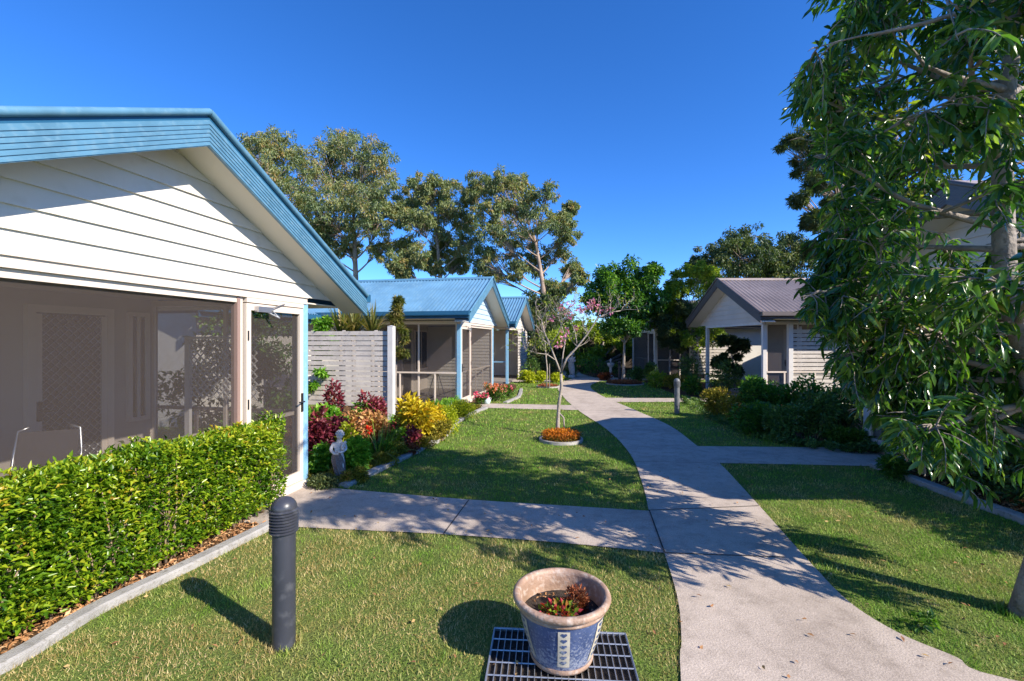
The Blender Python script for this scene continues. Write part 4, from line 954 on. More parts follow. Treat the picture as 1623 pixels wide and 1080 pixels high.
# --- clipped hedges
def hedge(label, a, b, hw, h0, h1, n, leafm, leaf, name='clipped_hedge', stemn=80, rough=.05, z0=.06):
    a = Vector((a[0], a[1], 0)); b = Vector((b[0], b[1], 0)); d = (b-a); Ln = d.length; d.normalize(); s = Vector((-d.y, d.x, 0))
    root = empty(name, a, math.atan2(d.y, d.x), label, 'hedge'); LV = Leaves()
    # local x along, y across; points near the shell
    t = rng.random(n)*Ln; q = rng.random(n); per = 2*1.0+2*hw
    side = rng.random(n)
    hh = h0+(h1-h0)*t/Ln+.035*fnoise(t, t*0, 9, 21)+.02*fnoise(t, t*0, 27, 22)
    Y = np.where(side < .42, -hw, np.where(side < .72, hw, rng.uniform(-hw, hw, n))); Z = np.where(side < .72, z0+(hh-z0)*rng.random(n), hh)
    bul = rough*fnoise(t, Z*1.3, 7, 23)
    dep = rng.exponential(.035, n)
    Y = Y*1.0; Yn = np.where(side < .42, -1., np.where(side < .72, 1., 0.)); Zn = np.where(side < .72, 0., 1.)
    Y = Y+Yn*(bul-dep+.02); Z = np.maximum(Z+Zn*(-dep+rng.normal(0, .018, n)), .03)
    # taper in a little at the foot
    k = (Z < .22); Y = np.where(k, Y*(.55+2.0*Z), Y)
    en = rng.random(n) < .05; t = np.where(en, rng.choice([0., Ln], n)+rng.normal(0, .02, n), t); Y = np.where(en, rng.uniform(-hw, hw, n), Y)
    P = np.stack([t, Y, Z], 1); D = np.stack([rng.normal(0, .6, n), Yn*.7+rng.normal(0, .5, n), Zn*.7+.45+rng.normal(0, .4, n)], 1)
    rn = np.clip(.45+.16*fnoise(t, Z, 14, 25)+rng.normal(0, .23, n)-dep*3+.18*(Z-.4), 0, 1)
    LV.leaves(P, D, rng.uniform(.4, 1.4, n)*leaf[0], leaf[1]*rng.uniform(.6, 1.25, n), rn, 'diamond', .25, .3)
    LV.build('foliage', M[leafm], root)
    # darker inner foliage so that the middle is dense
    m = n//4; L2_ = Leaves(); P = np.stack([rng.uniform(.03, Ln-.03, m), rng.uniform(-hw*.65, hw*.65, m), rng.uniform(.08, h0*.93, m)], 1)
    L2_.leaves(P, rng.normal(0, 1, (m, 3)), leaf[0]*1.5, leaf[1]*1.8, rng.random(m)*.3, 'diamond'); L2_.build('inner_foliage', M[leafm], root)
    st = MB()
    for i in range(stemn):
        x = rng.uniform(.05, Ln-.05); y = rng.uniform(-hw*.8, -hw*.2) if rng.random() < .7 else rng.uniform(-hw*.5, hw*.8)
        p = Vector((x, y*.7, 0)); e = Vector((x+rng.normal(0, .14), y+rng.normal(0, .03), rng.uniform(.35, h0*.92)))
        m_ = p.lerp(e, .5)+rv(.03); st.tube(bez(p, m_, e, 5), [.009, .008, .006, .005, .003], 5)
        for q in range(2):
            f = m_+Vector((rng.normal(0, .1), -abs(rng.normal(0, .02)), rng.uniform(.08, .25))); st.tube([m_, m_.lerp(f, .5)+rv(.01), f], [.005, .004, .002], 4)
    st.build('stems', M['stem'], root, smooth=True)
    return root
def LPn(n, u): p = nv*n+ev*u; return (p.x, p.y)
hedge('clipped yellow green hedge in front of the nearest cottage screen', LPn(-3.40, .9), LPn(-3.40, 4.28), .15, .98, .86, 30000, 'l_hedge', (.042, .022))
hedge('dark clipped hedge behind the right kerb beside the doorway', (5.38, 3.0), (5.38, 6.35), .26, 1.05, 1.05, 14000, 'l_dark', (.05, .028), stemn=25)

# --- near glossy leaved tree on the right
def near_tree():
    base = Vector((3.31, 2.92, 0)); root = empty('glossy_leaf_tree', base, 0, 'large tree with long drooping glossy leaves filling the right edge of the view', 'tree')
    tb = MB(); V = Leaves()
    tp = [(-.03, 0, -.03), (.05, 0, .35), (.15, .05, .9), (.08, .1, 1.6), (-.06, .12, 2.2), (-.08, .12, 3.1), (.0, .1, 3.9), (.1, .1, 4.8)]
    tr = [.105, .078, .07, .066, .062, .05, .038, .02]
    trunk = [Vector(p) for p in tp]
    tb.tube(trunk, tr, 12)
    r = np.random.default_rng(11)
    ys = [-400, 0, 60, 100, 150, 180, 250, 330, 400, 450, 520, 580, 640, 680, 720, 780, 830]; xs = [1340, 1318, 1325, 1290, 1255, 1280, 1320, 1325, 1290, 1262, 1320, 1345, 1385, 1425, 1500, 1590, 1710]
    def okp(p, m=0):                       # crown outline on the path side, kept pruned clear of the walk
        w = base+p
        if w.y < 1.2: return w.x > 2.0
        return CX+F*w.x/w.y-m > np.interp(CY-(w.z-H)/w.y*F, ys, xs)
    def tw(p, d, L):
        """leafy twig: drooping end with leaves hanging in two ranks"""
        n = 5; P = [p]; dd = d.normalized()
        if not okp(p+dd*L, r.uniform(-35, 10)): return
        for i in range(n):
            dd = (dd+Vector(r.normal(0, .12, 3))+Vector((0, 0, -.16))).normalized(); P.append(P[-1]+dd*L/n)
        tb.tube(P, [.0055, .005, .004, .0035, .003, .002], 4, caps=False)
        m = r.integers(13, 19); ts = np.linspace(.12, 1, m); Q = []; D = []
        a0 = np.array([v[:] for v in P])
        for j, t in enumerate(ts):
            k = t*n; i = min(n-1, int(k)); q = a0[i]+(a0[i+1]-a0[i])*(k-i); ax = nrm(a0[i+1]-a0[i])
            sd = nrm(np.cross(ax, [0, 0, 1.])+1e-6)*(1 if j % 2 else -1)
            D.append(sd*.8+ax*.6+np.array([0, 0, -.45])+r.normal(0, .36, 3)); Q.append(q)
        cl = r.random(); rn = np.clip(.65*r.random(m)+.35*cl, 0, 1)
        V.leaves(np.array(Q), np.array(D), r.uniform(.065, .14, m), r.uniform(.020, .034, m), rn, 'lance', .18, .28)
    def br(p, d, L, rad, lv):
        n = 6; P = [p]; dd = d.normalized()
        mg = r.uniform(-45, 70)
        while L > .12 and not okp(p+dd*L, mg): L *= .85
        for i in range(n):
            dd = (dd+Vector(r.normal(0, .10, 3))+Vector((0, 0, .03 if lv > 0 else -.06))).normalized(); P.append(P[-1]+dd*L/n)
        tb.tube(P, [rad*(1-.8*i/n) for i in range(n+1)], 6 if lv else 5, caps=False)
        if lv > 0:
            for q in range(4 if lv > 1 else 4):
                i = r.integers(2, n+1); s = (dd+Vector(r.normal(0, .75, 3))).normalized(); s.z *= .6
                br(P[i], s, L*.52, rad*.5, lv-1)
            for q in range(2): tw(P[r.integers(2, n+1)], (dd+Vector(r.normal(0, .8, 3))), r.uniform(.22, .34))
        else:
            for q in range(r.integers(2, 6)): tw(P[r.integers(1, n+1)], (dd+Vector(r.normal(0, .6, 3))), r.uniform(.2, .34))
    # limbs: height on the trunk, compass angle (0 = right, 90 = away), length, rise
    limbs = []
    for z, n_, Lr in ((.95, 3, (.8, 1.1)), (1.25, 4, (.9, 1.2)), (1.6, 5, (1.0, 1.35)), (2.0, 4, (1.1, 1.4)), (2.5, 4, (1.1, 1.45)), (3.0, 4, (1.1, 1.4)), (3.5, 4, (1.0, 1.35)), (4.0, 4, (.9, 1.2)), (4.5, 3, (.7, 1.0))):
        a0 = r.uniform(0, 360)
        for i in range(n_): limbs.append((z+r.uniform(-.15, .15), a0+360*i/n_+r.uniform(-20, 20), r.uniform(*Lr), r.uniform(-.05, .45)))
    limbs += [(2.35, 150, 1.6, .18), (2.5, 175, 1.5, .35), (2.0, 160, 1.7, -.02), (1.7, 145, 1.7, -.05), (1.8, 172, 1.5, -.05), (1.5, 130, 1.5, -.1), (1.35, 160, 1.2, -.12), (3.0, 160, 1.3, .5), (3.4, 140, 1.3, .4), (1.9, 128, 1.8, .1), (1.3, 115, 1.4, -.1), (2.9, 120, 1.5, .2)]
    for z, a, L, rise in limbs:
        k = 0
        while k < 6 and trunk[k+1].z < z: k += 1
        s = trunk[k].lerp(trunk[k+1], (z-trunk[k].z)/(trunk[k+1].z-trunk[k].z))
        cx, cy = math.cos(R_(a)), math.sin(R_(a))
        # keep the camera's own spot clear: limbs that would reach it are shortened
        end = base+s+Vector((cx, cy, rise))*L
        if end.y < 1.7 and end.x < 2.4: L *= .55
        if cx > .2 and z < 3.1: L *= .45  # low right-hand limbs shaped short to cast less shadow on the right lawn
        if cy < -.3 and z < 2.2: L *= .6  # low limbs on the near side also shortened to keep that lawn lit
        br(s, Vector((cx, cy, rise-.12*(z < 1.4))), L*.9, .026, 2 if L > .8 else 1)
    tb.build('trunk', M['bark_grey'], root, smooth=True)
    V.build('crown', M['l_near'], root)
    print('near tree leaves', V.n//8)
near_tree()

# --- planting rings on the lawns
def ring(label, c, r, leafm, n, leaf, up=.3, cat='plant', hh=.13):
    k = empty('planting_ring', (c.x, c.y, 0), 0, 'low pale ring edging holding the '+label.split(' around')[0], 'planter')
    mb = MB(); mb.lathe([(r-.045, 0), (r-.045, .045), (r-.03, .055), (r, .05), (r+.005, 0)], 40); mb.build('edging', M['kerb'], k, smooth=True, angle=50)
    s = MB(); s.lathe([(.001, .03), (r-.046, .03)], 32, caps=False); s.build('soil', M['mulch'], k)
    p = empty('ring_planting', (c.x, c.y, 0), 0, label, cat); L = Leaves()
    a = rng.uniform(0, 6.28, n); q = (r-.04)*np.sqrt(rng.random(n)); P = np.stack([q*np.cos(a), q*np.sin(a), .03+rng.random(n)*hh*(1-.3*q/r)], 1)
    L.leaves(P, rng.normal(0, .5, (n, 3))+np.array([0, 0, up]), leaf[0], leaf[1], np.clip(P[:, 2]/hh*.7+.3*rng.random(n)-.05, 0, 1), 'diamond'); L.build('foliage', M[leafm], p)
ring('orange marigolds around the foot of the bare pink flowering tree', G(889, 699), .38, 'l_orange', 2000, (.032, .022), hh=.18)
ring('rusty brown groundcover around the foot of the round topped tree', G(990, 609), .75, 'l_rust', 1200, (.07, .04), hh=.12)
ring('rusty mulch planting around the thin sapling', G(868, 614), .42, 'l_rust', 400, (.06, .03), hh=.08)
# sapling
sp = G(866, 616); sr = empty('sapling', (sp.x, sp.y, 0), 0, 'thin bare staked sapling on the far left lawn', 'tree')
mb = MB(); mb.tube([(0, 0, 0), (.03, 0, .7), (-.02, 0, 1.2), (-.05, 0, 1.75)], [.03, .025, .02, .012], 6)
for i in range(7): a = rng.uniform(0, 6.28); z = rng.uniform(1.1, 1.7); mb.tube([(-.03, 0, z), (math.cos(a)*.2, math.sin(a)*.2, z+.15), (math.cos(a)*.4, math.sin(a)*.4, z+.2)], [.012, .008, .004], 4)
mb.build('trunk', M['bark_pale'], sr, smooth=True)
L = Leaves(); P, d = ball_pts(260, (0, 0, 1.75), (.5, .5, .35), .2); L.leaves(P, d, .08, .03, rng.random(260), 'diamond'); L.build('crown', M['l_yellow'], sr)
mb = MB(); mb.box(.10, .13, -.015, .015, 0, .9); mb.build('stake', M['bark_grey'], sr)
# weed rosette on the right lawn, leaf litter
plant('low broad leaved weed on the right lawn near the big trunk', 1461, 996, 990, 20, 'l_strap', 34, (.05, .025), 'lawn_weed', 'weed', lumps=2, stems=2)
L = Leaves(); n = 240
X = rng.uniform(-2.5, 3.8, n); Yy = rng.uniform(2.3, 6.5, n); kk = np.ones(n, bool)
for p in beds: kk &= ~inside(X, Yy, p)
P = np.stack([X, Yy, np.full(n, .026)], 1)[kk]; n = len(P); dd = rng.normal(0, 1, (n, 3)); dd[:, 2] *= .12
L.leaves(P, dd, rng.uniform(.02, .05, n), .018, rng.random(n), 'diamond', .15, .1); tag(L.build('fallen_leaves', M['fallen']), 'scattered dry brown fallen leaves', 'leaf litter', kind='stuff')

# --- far background
fb = MB()
for i in range(90):
    x = 2.6+i*.085; fb.box(x, x+.07, 27.0, 27.03, 0, 1.9+rng.uniform(-.03, .03))
for z in (.4, 1.6): fb.box(2.6, 10.3, 27.031, 27.07, z, z+.08)
fo = fb.build('paling_fence', M['fence_dark']); tag(fo, 'dark timber paling fence closing the view at the far end of the path', 'fence')
cl = [(930, 520, 22), (955, 530, 18), (900, 545, 20), (915, 565, 16), (975, 545, 16), (945, 560, 18), (1000, 550, 18), (1030, 535, 18), (1060, 530, 20), (885, 540, 18)]
clump_tree('background_tree', 'shady yellow green tree hanging over the dark fence at the far end', (ray(950, 540, 26).x, 26, 0), [B(x, y, r, 26, rng.uniform(-1, .5)) for x, y, r in cl], 'l_yellow', 'bark_grey', leaf=(.2, .08), puffs=11, per=110, tr=.14)
cl = [(1100, 520, 30), (1140, 520, 30), (1180, 500, 24), (1230, 500, 26), (1160, 540, 30), (1090, 550, 26)]
clump_tree('background_tree', 'dense mid green tree filling the gap behind the open gabled porch', (ray(1140, 540, 27).x, 27, 0), [B(x, y, r, 27, rng.uniform(-1, 1)) for x, y, r in cl], 'l_gumdark', 'bark_grey', leaf=(.24, .1), puffs=10, per=80, tr=.16)
def mass(name, x0, x1, y0, y1, h, n, mat, leaf=.35):
    L = Leaves(); X = rng.uniform(x0, x1, n); Yy = rng.uniform(y0, y1, n); t = rng.random(n)**.7
    hh = h*(1+.25*fnoise(X, Yy, .9, 31)+.1*fnoise(X, Yy, 3, 32)); P = np.stack([X, Yy, hh*t], 1)
    L.leaves(P, rng.normal(0, 1, (n, 3)), leaf, leaf*.45, np.clip(.5*rng.random(n)+.25+.2*fnoise(X, Yy, 2, 33), 0, 1), 'diamond'); o = L.build(name, M[mat])
    tag(o, 'far belt of mixed shrubs and low trees behind the gardens', 'woodland', kind='stuff')
mass('woodland', -45, 45, 44, 48, 3.6, 26000, 'l_gumdark', .5)
mass('woodland', 2, 14, 28, 30, 2.6, 9000, 'l_dark', .3)

# ------------------------------------------------------------ bollards
def bollard(label, c, mat='bollard'):
    r = empty('bollard_light', (c.x, c.y, 0), 0, label, 'bollard', 'round topped bollard lights beside the path')
    mb = MB(); mb.lathe([(.062, -.01), (.062, .66)], 32); mb.build('post', M[mat], r, smooth=True, angle=40)
    hd = MB(); z = .655; prof = [(.058, z)]
    for i in range(8):
        prof += [(.068, z), (.0765, z+.004), (.0775, z+.009), (.066, z+.014), (.064, z+.0165)]; z += .0168
    hd.lathe(prof, 36); hd.build('louvre_head', M[mat], r, smooth=True, angle=35)
    dm = MB(); dm.lathe([(.066, z-.003)]+[(.069*math.cos(t), z+.004+.062*math.sin(t)) for t in np.linspace(0, math.pi/2*.97, 12)], 36); dm.build('dome_cap', M[mat], r, smooth=True, angle=50)
    return r
bollard('nearest black bollard light with ribbed head on the front lawn', G(450, 1024))
bollard('weathered grey bollard light on the right lawn before the porch', G(1073, 657), 'bollard_old')
bollard('distant black bollard light beside the round topped tree', G(982, 604))
# ------------------------------------------------------------ glazed pot on the drain grate
pc = Vector((.272, 2.53, 0))
pot = empty('flower_pot', (pc.x, pc.y, .022), 0, 'blue glazed pot with terracotta rim and cream heart strips on the drain grate', 'pot')
def pot_mat():
    m, nt, out = new_mat('blue_pot_glaze'); Lk = nt.links.new
    b = N(nt, 'ShaderNodeBsdfPrincipled'); b.inputs['Roughness'].default_value = .32
    tc = N(nt, 'ShaderNodeTexCoord'); sp = N(nt, 'ShaderNodeSeparateXYZ'); Lk(tc.outputs['Object'], sp.inputs[0])
    n1 = N(nt, 'ShaderNodeTexNoise'); n1.inputs['Scale'].default_value = 9; n1.inputs['Detail'].default_value = 8; Lk(tc.outputs['Object'], n1.inputs['Vector'])
    n2 = N(nt, 'ShaderNodeTexNoise'); n2.inputs['Scale'].default_value = 75; n2.inputs['Detail'].default_value = 5; Lk(tc.outputs['Object'], n2.inputs['Vector'])
    r1 = ramp(nt, [(.3, (.045, .07, .155)), (.7, (.085, .12, .24))], n1.outputs['Fac'])
    # salt bloom: speckled pale crust thickest low on the belly
    mr = N(nt, 'ShaderNodeMapRange'); mr.inputs['From Min'].default_value = .24; mr.inputs['From Max'].default_value = .06; Lk(sp.outputs['Z'], mr.inputs['Value'])
    ad = N(nt, 'ShaderNodeMath', operation='MULTIPLY_ADD'); ad.inputs[1].default_value = .22; Lk(mr.outputs['Result'], ad.inputs[0]); Lk(n2.outputs['Fac'], ad.inputs[2])
    r2 = ramp(nt, [(.58, (0, 0, 0)), (.78, (1, 1, 1))], ad.outputs[0])
    mx = N(nt, 'ShaderNodeMixRGB'); mx.inputs['Color2'].default_value = (.42, .45, .50, 1)
    ml = N(nt, 'ShaderNodeMath', operation='MULTIPLY'); ml.inputs[1].default_value = .6; Lk(r2.outputs['Color'], ml.inputs[0]); Lk(ml.outputs[0], mx.inputs['Fac'])
    Lk(r1.outputs['Color'], mx.inputs['Color1']); Lk(mx.outputs['Color'], b.inputs['Base Color'])
    bp_ = N(nt, 'ShaderNodeBump'); bp_.inputs['Strength'].default_value = .15; bp_.inputs['Distance'].default_value = .01; Lk(n2.outputs['Fac'], bp_.inputs['Height']); Lk(bp_.outputs['Normal'], b.inputs['Normal'])
    Lk(b.outputs['BSDF'], out.inputs['Surface']); return m
M['pot_glaze'] = pot_mat()
M['terracotta'] = paint('terracotta_rim', (.36, .235, .165), .55, .22, 8, .25, 50, dirt=(.46, .38, .32))
M['motif'] = paint('cream_glaze_motif', (.55, .50, .40), .4, .1, 14, 0)
prof = [(.150, 0), (.158, .006), (.170, .05), (.190, .11), (.214, .19), (.228, .25), (.233, .285)]
mb = MB(); mb.lathe(prof, 64, caps=False); mb.lathe([(.15, .001), (.001, .001)], 64, caps=False); mb.build('body', M['pot_glaze'], pot, smooth=True, angle=60)
mb = MB(); mb.lathe([(.233, .284), (.243, .290), (.246, .300), (.240, .306), (.248, .312), (.262, .322), (.268, .338), (.262, .352), (.246, .356), (.232, .350), (.226, .33), (.222, .27), (.216, .24)], 64, caps=False)
mb.build('rim', M['terracotta'], pot, smooth=True)
mb = MB(); mb.lathe([(.152, -.001), (.166, .004), (.172, .018), (.168, .03), (.163, .03)], 64, caps=False); mb.build('foot', M['terracotta'], pot, smooth=True, angle=50)
mb = MB(); mb.lathe([(.001, .248), (.10, .246), (.219, .236)], 40, caps=False); mb.build('soil', M['soil'], pot, smooth=True)
def rad(z):
    for (r0, z0), (r1, z1) in zip(prof, prof[1:]):
        if z0 <= z <= z1: return r0+(r1-r0)*(z-z0)/(z1-z0)
    return .233
def on(a, z, off=.0025): r = rad(z)+off; return (r*math.sin(a), -r*math.cos(a), z)
# panels: a cream framed strip with blue hearts cut in, four around the pot
for a0 in (R_(0), R_(57), R_(-62), R_(125), R_(-125), R_(180)):
    a0 = a0-R_(3)
    mb = MB(); w = .030
    def quad(al, ah, zl, zh, mat, off):
        k = 8; q = 6; vs = []; fs = []
        for i in range(k+1):
            z = zl+(zh-zl)*i/k; r = rad(z)
            for j in range(q+1): vs.append(on(a0+(al+(ah-al)*j/q)/r, z, off))
        for i in range(k):
            for j in range(q): a_ = i*(q+1)+j; fs.append((a_, a_+1, a_+q+2, a_+q+1))
        mb.add(vs, fs, mat)
    quad(-w, w, .055, .272, 0, .003)
    for i in range(6):
        zc = .085+i*.034; s = .0165; pts = []
        for j in range(28):
            t = 2*math.pi*j/28; hx = 16*math.sin(t)**3/17; hy = (13*math.cos(t)-5*math.cos(2*t)-2*math.cos(3*t)-math.cos(4*t))/17
            z = zc+hy*s*.85; pts.append(on(a0+hx*s/rad(z), z, .0048))
        c = on(a0, zc, .0052); mb.add([c]+pts, [(0, 1+j, 1+(j+1) % 28) for j in range(28)], 1)
    mb.build('heart_panel', [M['motif'], M['pot_glaze']], pot)
pl = empty('pot_plant', (pc.x, pc.y, .26), 0, 'small red and green succulent with a dry rusty sprig growing in the glazed pot', 'plant')
L = Leaves(); n = 260; P, d = ball_pts(n, (-.01, -.05, .02), (.11, .07, .045), .2); P[:, 2] = np.maximum(P[:, 2], .0); d[:, 2] += .4; L.leaves(P, d, .034, .022, rng.random(n), 'diamond'); L.build('leaves', M['l_pot'], pl)
L = Leaves(); n = 700; P, d = ball_pts(n, (.085, .015, .055), (.065, .05, .075), .1); P[:, 2] = np.maximum(P[:, 2], .0); d[:, 2] += .8; L.leaves(P, d, .022, .009, rng.random(n), 'diamond'); L.build('dry_sprig', M['l_rust'], pl)
L = Leaves(); n = 500; a = rng.uniform(0, 6.28, n); q = .2*np.sqrt(rng.random(n)); P = np.stack([q*np.cos(a), q*np.sin(a), -.012+.016*rng.random(n)], 1); d = rng.normal(0, 1, (n, 3)); d[:, 2] *= .3; L.leaves(P, d, .024, .012, rng.random(n), 'diamond'); L.build('mulch', M['chips'], pl)
sm = MB()
for i in range(14):
    e = Vector((.085+rng.normal(0, .035), .015+rng.normal(0, .03), rng.uniform(.07, .13))); sm.tube([(.07, .0, -.02), Vector((.08, .01, .03)), e], [.003, .0025, .0015], 4)
sm.build('stems', M['stem'], pl)
# grate
gt = empty('drain_grate', (.255, 2.36, 0), R_(-4), 'galvanised steel drain grate under the blue pot in the front lawn', 'drain')
M['galv'] = paint('galvanised_steel', (.42, .43, .44), .42, .12, 12, .05, 80, metal=.7)
gm = MB(); S = .385
for i in range(23): x = -S+.0+i*(2*S/22); gm.box(x-.0018, x+.0018, -S, S, -.004, .021)
gm.build('bearing_bars', M['galv'], gt)
gm = MB()
for i in range(9): y = -S+i*(2*S/8); gm.tube([(-S, y, .018), (S, y, .018)], .0042, 6)
gm.build('cross_rods', M['galv'], gt)
gm = MB()
for a, b in (((-S-.004, -S-.004), (S+.004, -S-.004)), ((-S-.004, S+.004), (S+.004, S+.004))): gm.bar((a[0], a[1], .008), (b[0], b[1], .008), .005, .03)
for x in (-S-.004, S+.004): gm.bar((x, -S-.0015, .008), (x, S+.0015, .008), .005, .03)
gm.build('frame', M['galv'], gt)
gm = MB(); gm.box(-S, S, -S, S, -.003, .0035); gm.build('pit', M['soil'], gt)

# ------------------------------------------------------------ statues
def statue(label, c, h, mats, rz=0, group=None, kind='cherub'):
    r = empty('statue', (c.x, c.y, 0), rz, label, 'statue', group); s = h/.65
    pm = MB(); pm.lathe([(.085*s, 0), (.09*s, .02*s), (.08*s, .05*s), (.065*s, .07*s)], 20); pm.build('plinth', M[mats[1]], r, smooth=True, angle=50)
    # body: one skinned surface
    V = [((0, 0, .34), .052), ((0, -.004, .40), .050), ((0, -.002, .455), .052), ((.005, 0, .50), .030), ((.01, -.006, .535), .026),
         ((.065, 0, .468), .030), ((.085, -.02, .41), .024), ((.04, -.075, .385), .019), ((-.01, -.085, .40), .016),
         ((-.065, 0, .468), .030), ((-.09, -.03, .415), .024), ((-.045, -.075, .375), .019), ((.01, -.09, .372), .016),
         ((.032, 0, .30), .045), ((.040, -.02, .20), .034), ((.036, 0, .11), .024), ((.038, -.03, .075), .018),
         ((-.032, 0, .30), .045), ((-.036, .01, .20), .034), ((-.030, .012, .11), .024), ((-.032, -.02, .075), .018)]
    E = [(0, 1), (1, 2), (2, 3), (3, 4), (2, 5), (5, 6), (6, 7), (7, 8), (2, 9), (9, 10), (10, 11), (11, 12), (0, 13), (13, 14), (14, 15), (15, 16), (0, 17), (17, 18), (18, 19), (19, 20)]
    me = bpy.data.meshes.new('figure'); me.from_pydata([tuple(x*s for x in v[0]) for v in V], E, []); me.materials.append(M[mats[0]])
    o = bpy.data.objects.new('figure', me); COL.objects.link(o); o.parent = r
    md = o.modifiers.new('skin', 'SKIN')
    for i, v in enumerate(V): me.skin_vertices[0].data[i].radius = (v[1]*s*.85, v[1]*s*.85)
    me.skin_vertices[0].data[0].use_root = True
    sb = o.modifiers.new('sub', 'SUBSURF'); sb.levels = 2; sb.render_levels = 2
    # head with face and curls
    hd = MB()
    def ell(mb, c, rr, n=14, m=10):
        vs = []; fs = []
        for i in range(m+1):
            t = math.pi*i/m
            for j in range(n):
                a = 2*math.pi*j/n; vs.append((c[0]+rr[0]*math.sin(t)*math.cos(a), c[1]+rr[1]*math.sin(t)*math.sin(a), c[2]+rr[2]*math.cos(t)))
        for i in range(m):
            for j in range(n): fs.append((i*n+j, i*n+(j+1) % n, (i+1)*n+(j+1) % n, (i+1)*n+j))
        mb.add(vs, fs)
    S3 = lambda *a: tuple(x*s for x in a)
    ell(hd, S3(.012, -.008, .578), S3(.040, .044, .048)); ell(hd, S3(.012, -.052, .573), S3(.007, .009, .009)); ell(hd, S3(.012, -.044, .556), S3(.013, .008, .005))
    for x in (-.004, .028): ell(hd, S3(x, -.046, .585), S3(.007, .004, .004)); ell(hd, S3(x, -.036, .566), S3(.013, .012, .012))
    hd.build('head', M[mats[0]], r, smooth=True)
    hr = MB(); q = np.random.default_rng(3)
    for i in range(34):
        a = q.uniform(0, 6.28); t = q.uniform(0, 1.75); p = (.012+.042*math.sin(t)*math.cos(a), -.0+.042*math.sin(t)*math.sin(a)+(.01 if t > 1 else 0), .586+.046*math.cos(t))
        if p[1] < -.028 and p[2] < .605: continue
        ell(hr, S3(*p), S3(.014, .014, .014), 8, 6)
    hr.build('hair', M[mats[0]], r, smooth=True)
    # drapery with folds
    dp = MB(); n = 48; prof_ = [(.058, .375), (.068, .33), (.074, .27), (.070, .20), (.064, .14), (.055, .105)]; vs = []; fs = []
    for i, (rr, z) in enumerate(prof_):
        for j in range(n):
            a = 2*math.pi*j/n; f = 1+.10*math.sin(9*a+z*22)*(1+.5*math.sin(2*a))*min(1, (.40-z)*8); vs.append(S3(rr*f*math.cos(a)+.012*math.sin(z*14), rr*.85*f*math.sin(a), z-.03*math.cos(a+.6)*(.375-z)*4))
    for i in range(len(prof_)-1):
        for j in range(n): fs.append((i*n+j, i*n+(j+1) % n, (i+1)*n+(j+1) % n, (i+1)*n+j))
    dp.add(vs, fs); dp.build('drapery', M[mats[1]], r, smooth=True)
    hb = MB(); ell(hb, S3(.06, -.055, .475), S3(.022, .022, .03)); ell(hb, S3(.078, -.06, .502), S3(.018, .016, .016)); ell(hb, S3(.05, -.07, .44), S3(.02, .02, .04)); hb.build('held_flowers', M[mats[0]], r, smooth=True)
    return r
c = G(532, 770); c = Vector((c.x, c.y+.10, 0))
statue('small weathered cherub statue holding flowers at the corner of the flower bed', c, .66, ('stone_white', 'stone_brown'), R_(15), 'garden statues')
statue('white figure statue at the far left side of the path', G(906, 599), 1.25, ('stone_white', 'stone_white'), R_(-10), 'garden statues')
c = G(968, 600); bb = empty('birdbath', (c.x, c.y, 0), 0, 'white stone urn on a pedestal among the dark shrubs at the far end', 'urn')
mb = MB(); mb.lathe([(.14, 0), (.14, .08), (.07, .15), (.06, .45), (.09, .5)], 20); mb.build('pedestal', M['stone_white'], bb, smooth=True, angle=40)
mb = MB(); mb.lathe([(.06, .5), (.14, .58), (.17, .7), (.15, .72), (.08, .65), (.01, .63)], 20, caps=False); mb.lathe([(.05, .64), (.04, .78), (.06, .85), (.02, .92)], 12); mb.build('bowl', M['stone_white'], bb, smooth=True)
v = G(772, 641); vr = empty('vase', (v.x, v.y, 0), 0, 'small white and teal glazed vase at the edge of the side path', 'vase')
mb = MB(); mb.lathe([(.06, 0), (.09, .05), (.10, .11), (.07, .17), (.045, .20), (.06, .23)], 24); mb.build('body', M['glass_teal'], vr, smooth=True, angle=60)
mb = MB(); mb.tube([(.06+.0, 0, .19), (.11, 0, .17), (.10, 0, .10)], .009, 6); mb.build('handle', M['stone_white'], vr, smooth=True)

# ------------------------------------------------------------ verandah chair in the nearest cottage
cp_ = LPn(-4.62, 3.02)
ch = empty('patio_chair', (cp_[0], cp_[1], .058), n_ang+R_(-50), 'dark patio chair with bright metal tube back behind the nearest screen', 'chair')
for sx in (-.22, .22):
    mb = MB(); mb.tube([(.26, sx, 0), (.24, sx, .40), (-.16, sx, .42), (-.26, sx, .70), (-.30, sx*.92, .90), (-.30, sx*.6, .93)], .012, 8); mb.build('frame', M['chrome'], ch, smooth=True)
    mb = MB(); mb.tube([(-.28, sx, 0), (-.17, sx, .42)], .012, 8); mb.build('leg', M['chrome'], ch, smooth=True)
mb = MB(); mb.box(-.2, .24, -.2, .2, .405, .43); mb.build('seat', M['cushion'], ch, bevel=.01)
mb = MB(); mb.bar((-.17, 0, .47), (-.295, 0, .89), .40, .015, (1, 0, 0)); mb.build('backrest', M['cushion'], ch, bevel=.005)
# table and chair on the second verandah
tp_ = LPn(-4.9, 13.3)
tb_ = empty('patio_table', (tp_[0], tp_[1], .058), n_ang, 'round patio table on the verandah of the middle cottage', 'table')
mb = MB(); mb.lathe([(.40, .70), (.42, .715), (.40, .73)], 28); mb.build('table_top', M['white_post'], tb_, smooth=True, angle=40)
for a in range(4):
    mb = MB(); t = a*math.pi/2; mb.tube([(.05*math.cos(t), .05*math.sin(t), .70), (.28*math.cos(t), .28*math.sin(t), 0)], .012, 6); mb.build('leg', M['chrome'], tb_)
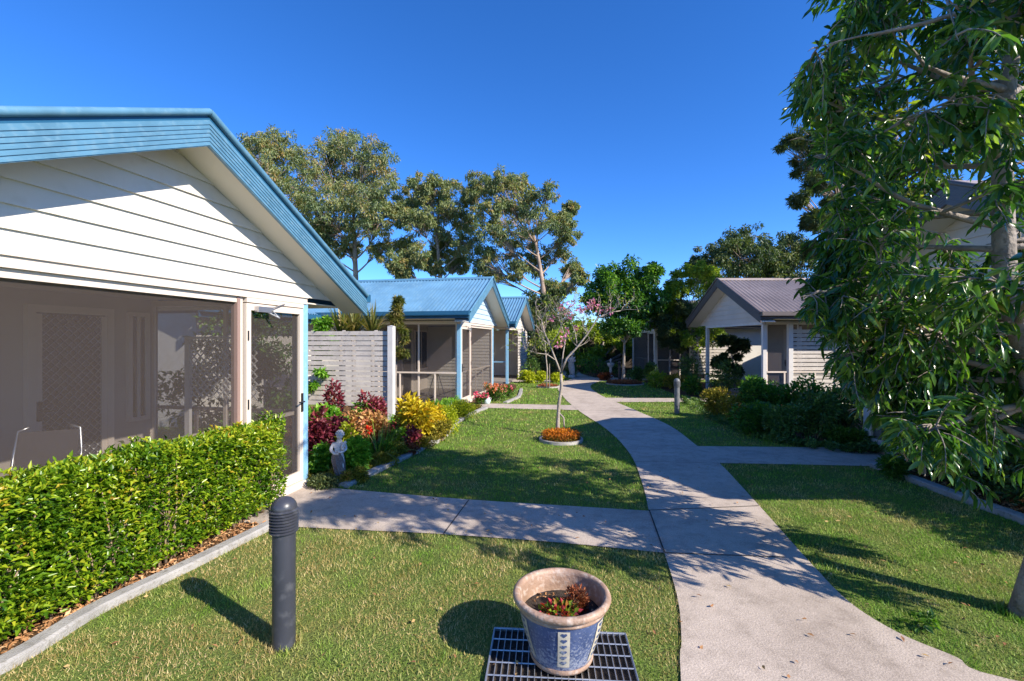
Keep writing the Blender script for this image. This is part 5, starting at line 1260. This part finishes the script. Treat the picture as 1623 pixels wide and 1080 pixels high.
# utility box on the post, wall light
# ------------------------------------------------------------ light, sky, camera
EL, AZ = 33.5, 34.0       # the sun stands to the right and behind the camera
sd_ = Vector((math.cos(R_(EL))*math.cos(R_(AZ)), -math.cos(R_(EL))*math.sin(R_(AZ)), math.sin(R_(EL))))
sl = bpy.data.lights.new('sun', 'SUN'); sl.energy = 3.9; sl.angle = R_(.53); sl.color = (1, .91, .78)
so = bpy.data.objects.new('sun', sl); COL.objects.link(so); so.rotation_euler = sd_.to_track_quat('Z', 'Y').to_euler()
w = bpy.data.worlds.new('World'); scene.world = w; w.use_nodes = True; nt = w.node_tree; nt.nodes.clear()
o_ = nt.nodes.new('ShaderNodeOutputWorld'); bg = nt.nodes.new('ShaderNodeBackground'); sk = nt.nodes.new('ShaderNodeTexSky')
sk.sky_type = 'NISHITA'; sk.sun_disc = False; sk.sun_elevation = R_(EL); sk.sun_rotation = math.atan2(sd_.x, sd_.y)
sk.altitude = 2500; sk.air_density = 1.0; sk.dust_density = 0; sk.ozone_density = 4
bg.inputs['Strength'].default_value = .15
hs = nt.nodes.new('ShaderNodeHueSaturation'); hs.inputs['Saturation'].default_value = 1.22
tm = nt.nodes.new('ShaderNodeMixRGB'); tm.blend_type = 'MULTIPLY'; tm.inputs[0].default_value = 1; tm.inputs[2].default_value = (.57, .65, .83, 1)
nt.links.new(sk.outputs[0], hs.inputs['Color']); nt.links.new(hs.outputs[0], tm.inputs[1]); nt.links.new(tm.outputs[0], bg.inputs[0]); nt.links.new(bg.outputs[0], o_.inputs[0])
cam = bpy.data.cameras.new('camera'); cam.sensor_width = 36; cam.lens = 36*F/1623; cam.clip_start = .05; cam.clip_end = 1500
co = bpy.data.objects.new('camera', cam); COL.objects.link(co); co.location = (0, 0, H); co.rotation_euler = (R_(90), 0, 0); scene.camera = co
vs_ = scene.view_settings; vs_.view_transform = 'Standard'; vs_.look = 'None'; vs_.gamma = 1; vs_.exposure = 1.2; vs_.use_curve_mapping = False
scene.cycles.max_bounces = 8; scene.cycles.transparent_max_bounces = 24; scene.cycles.use_denoising = True
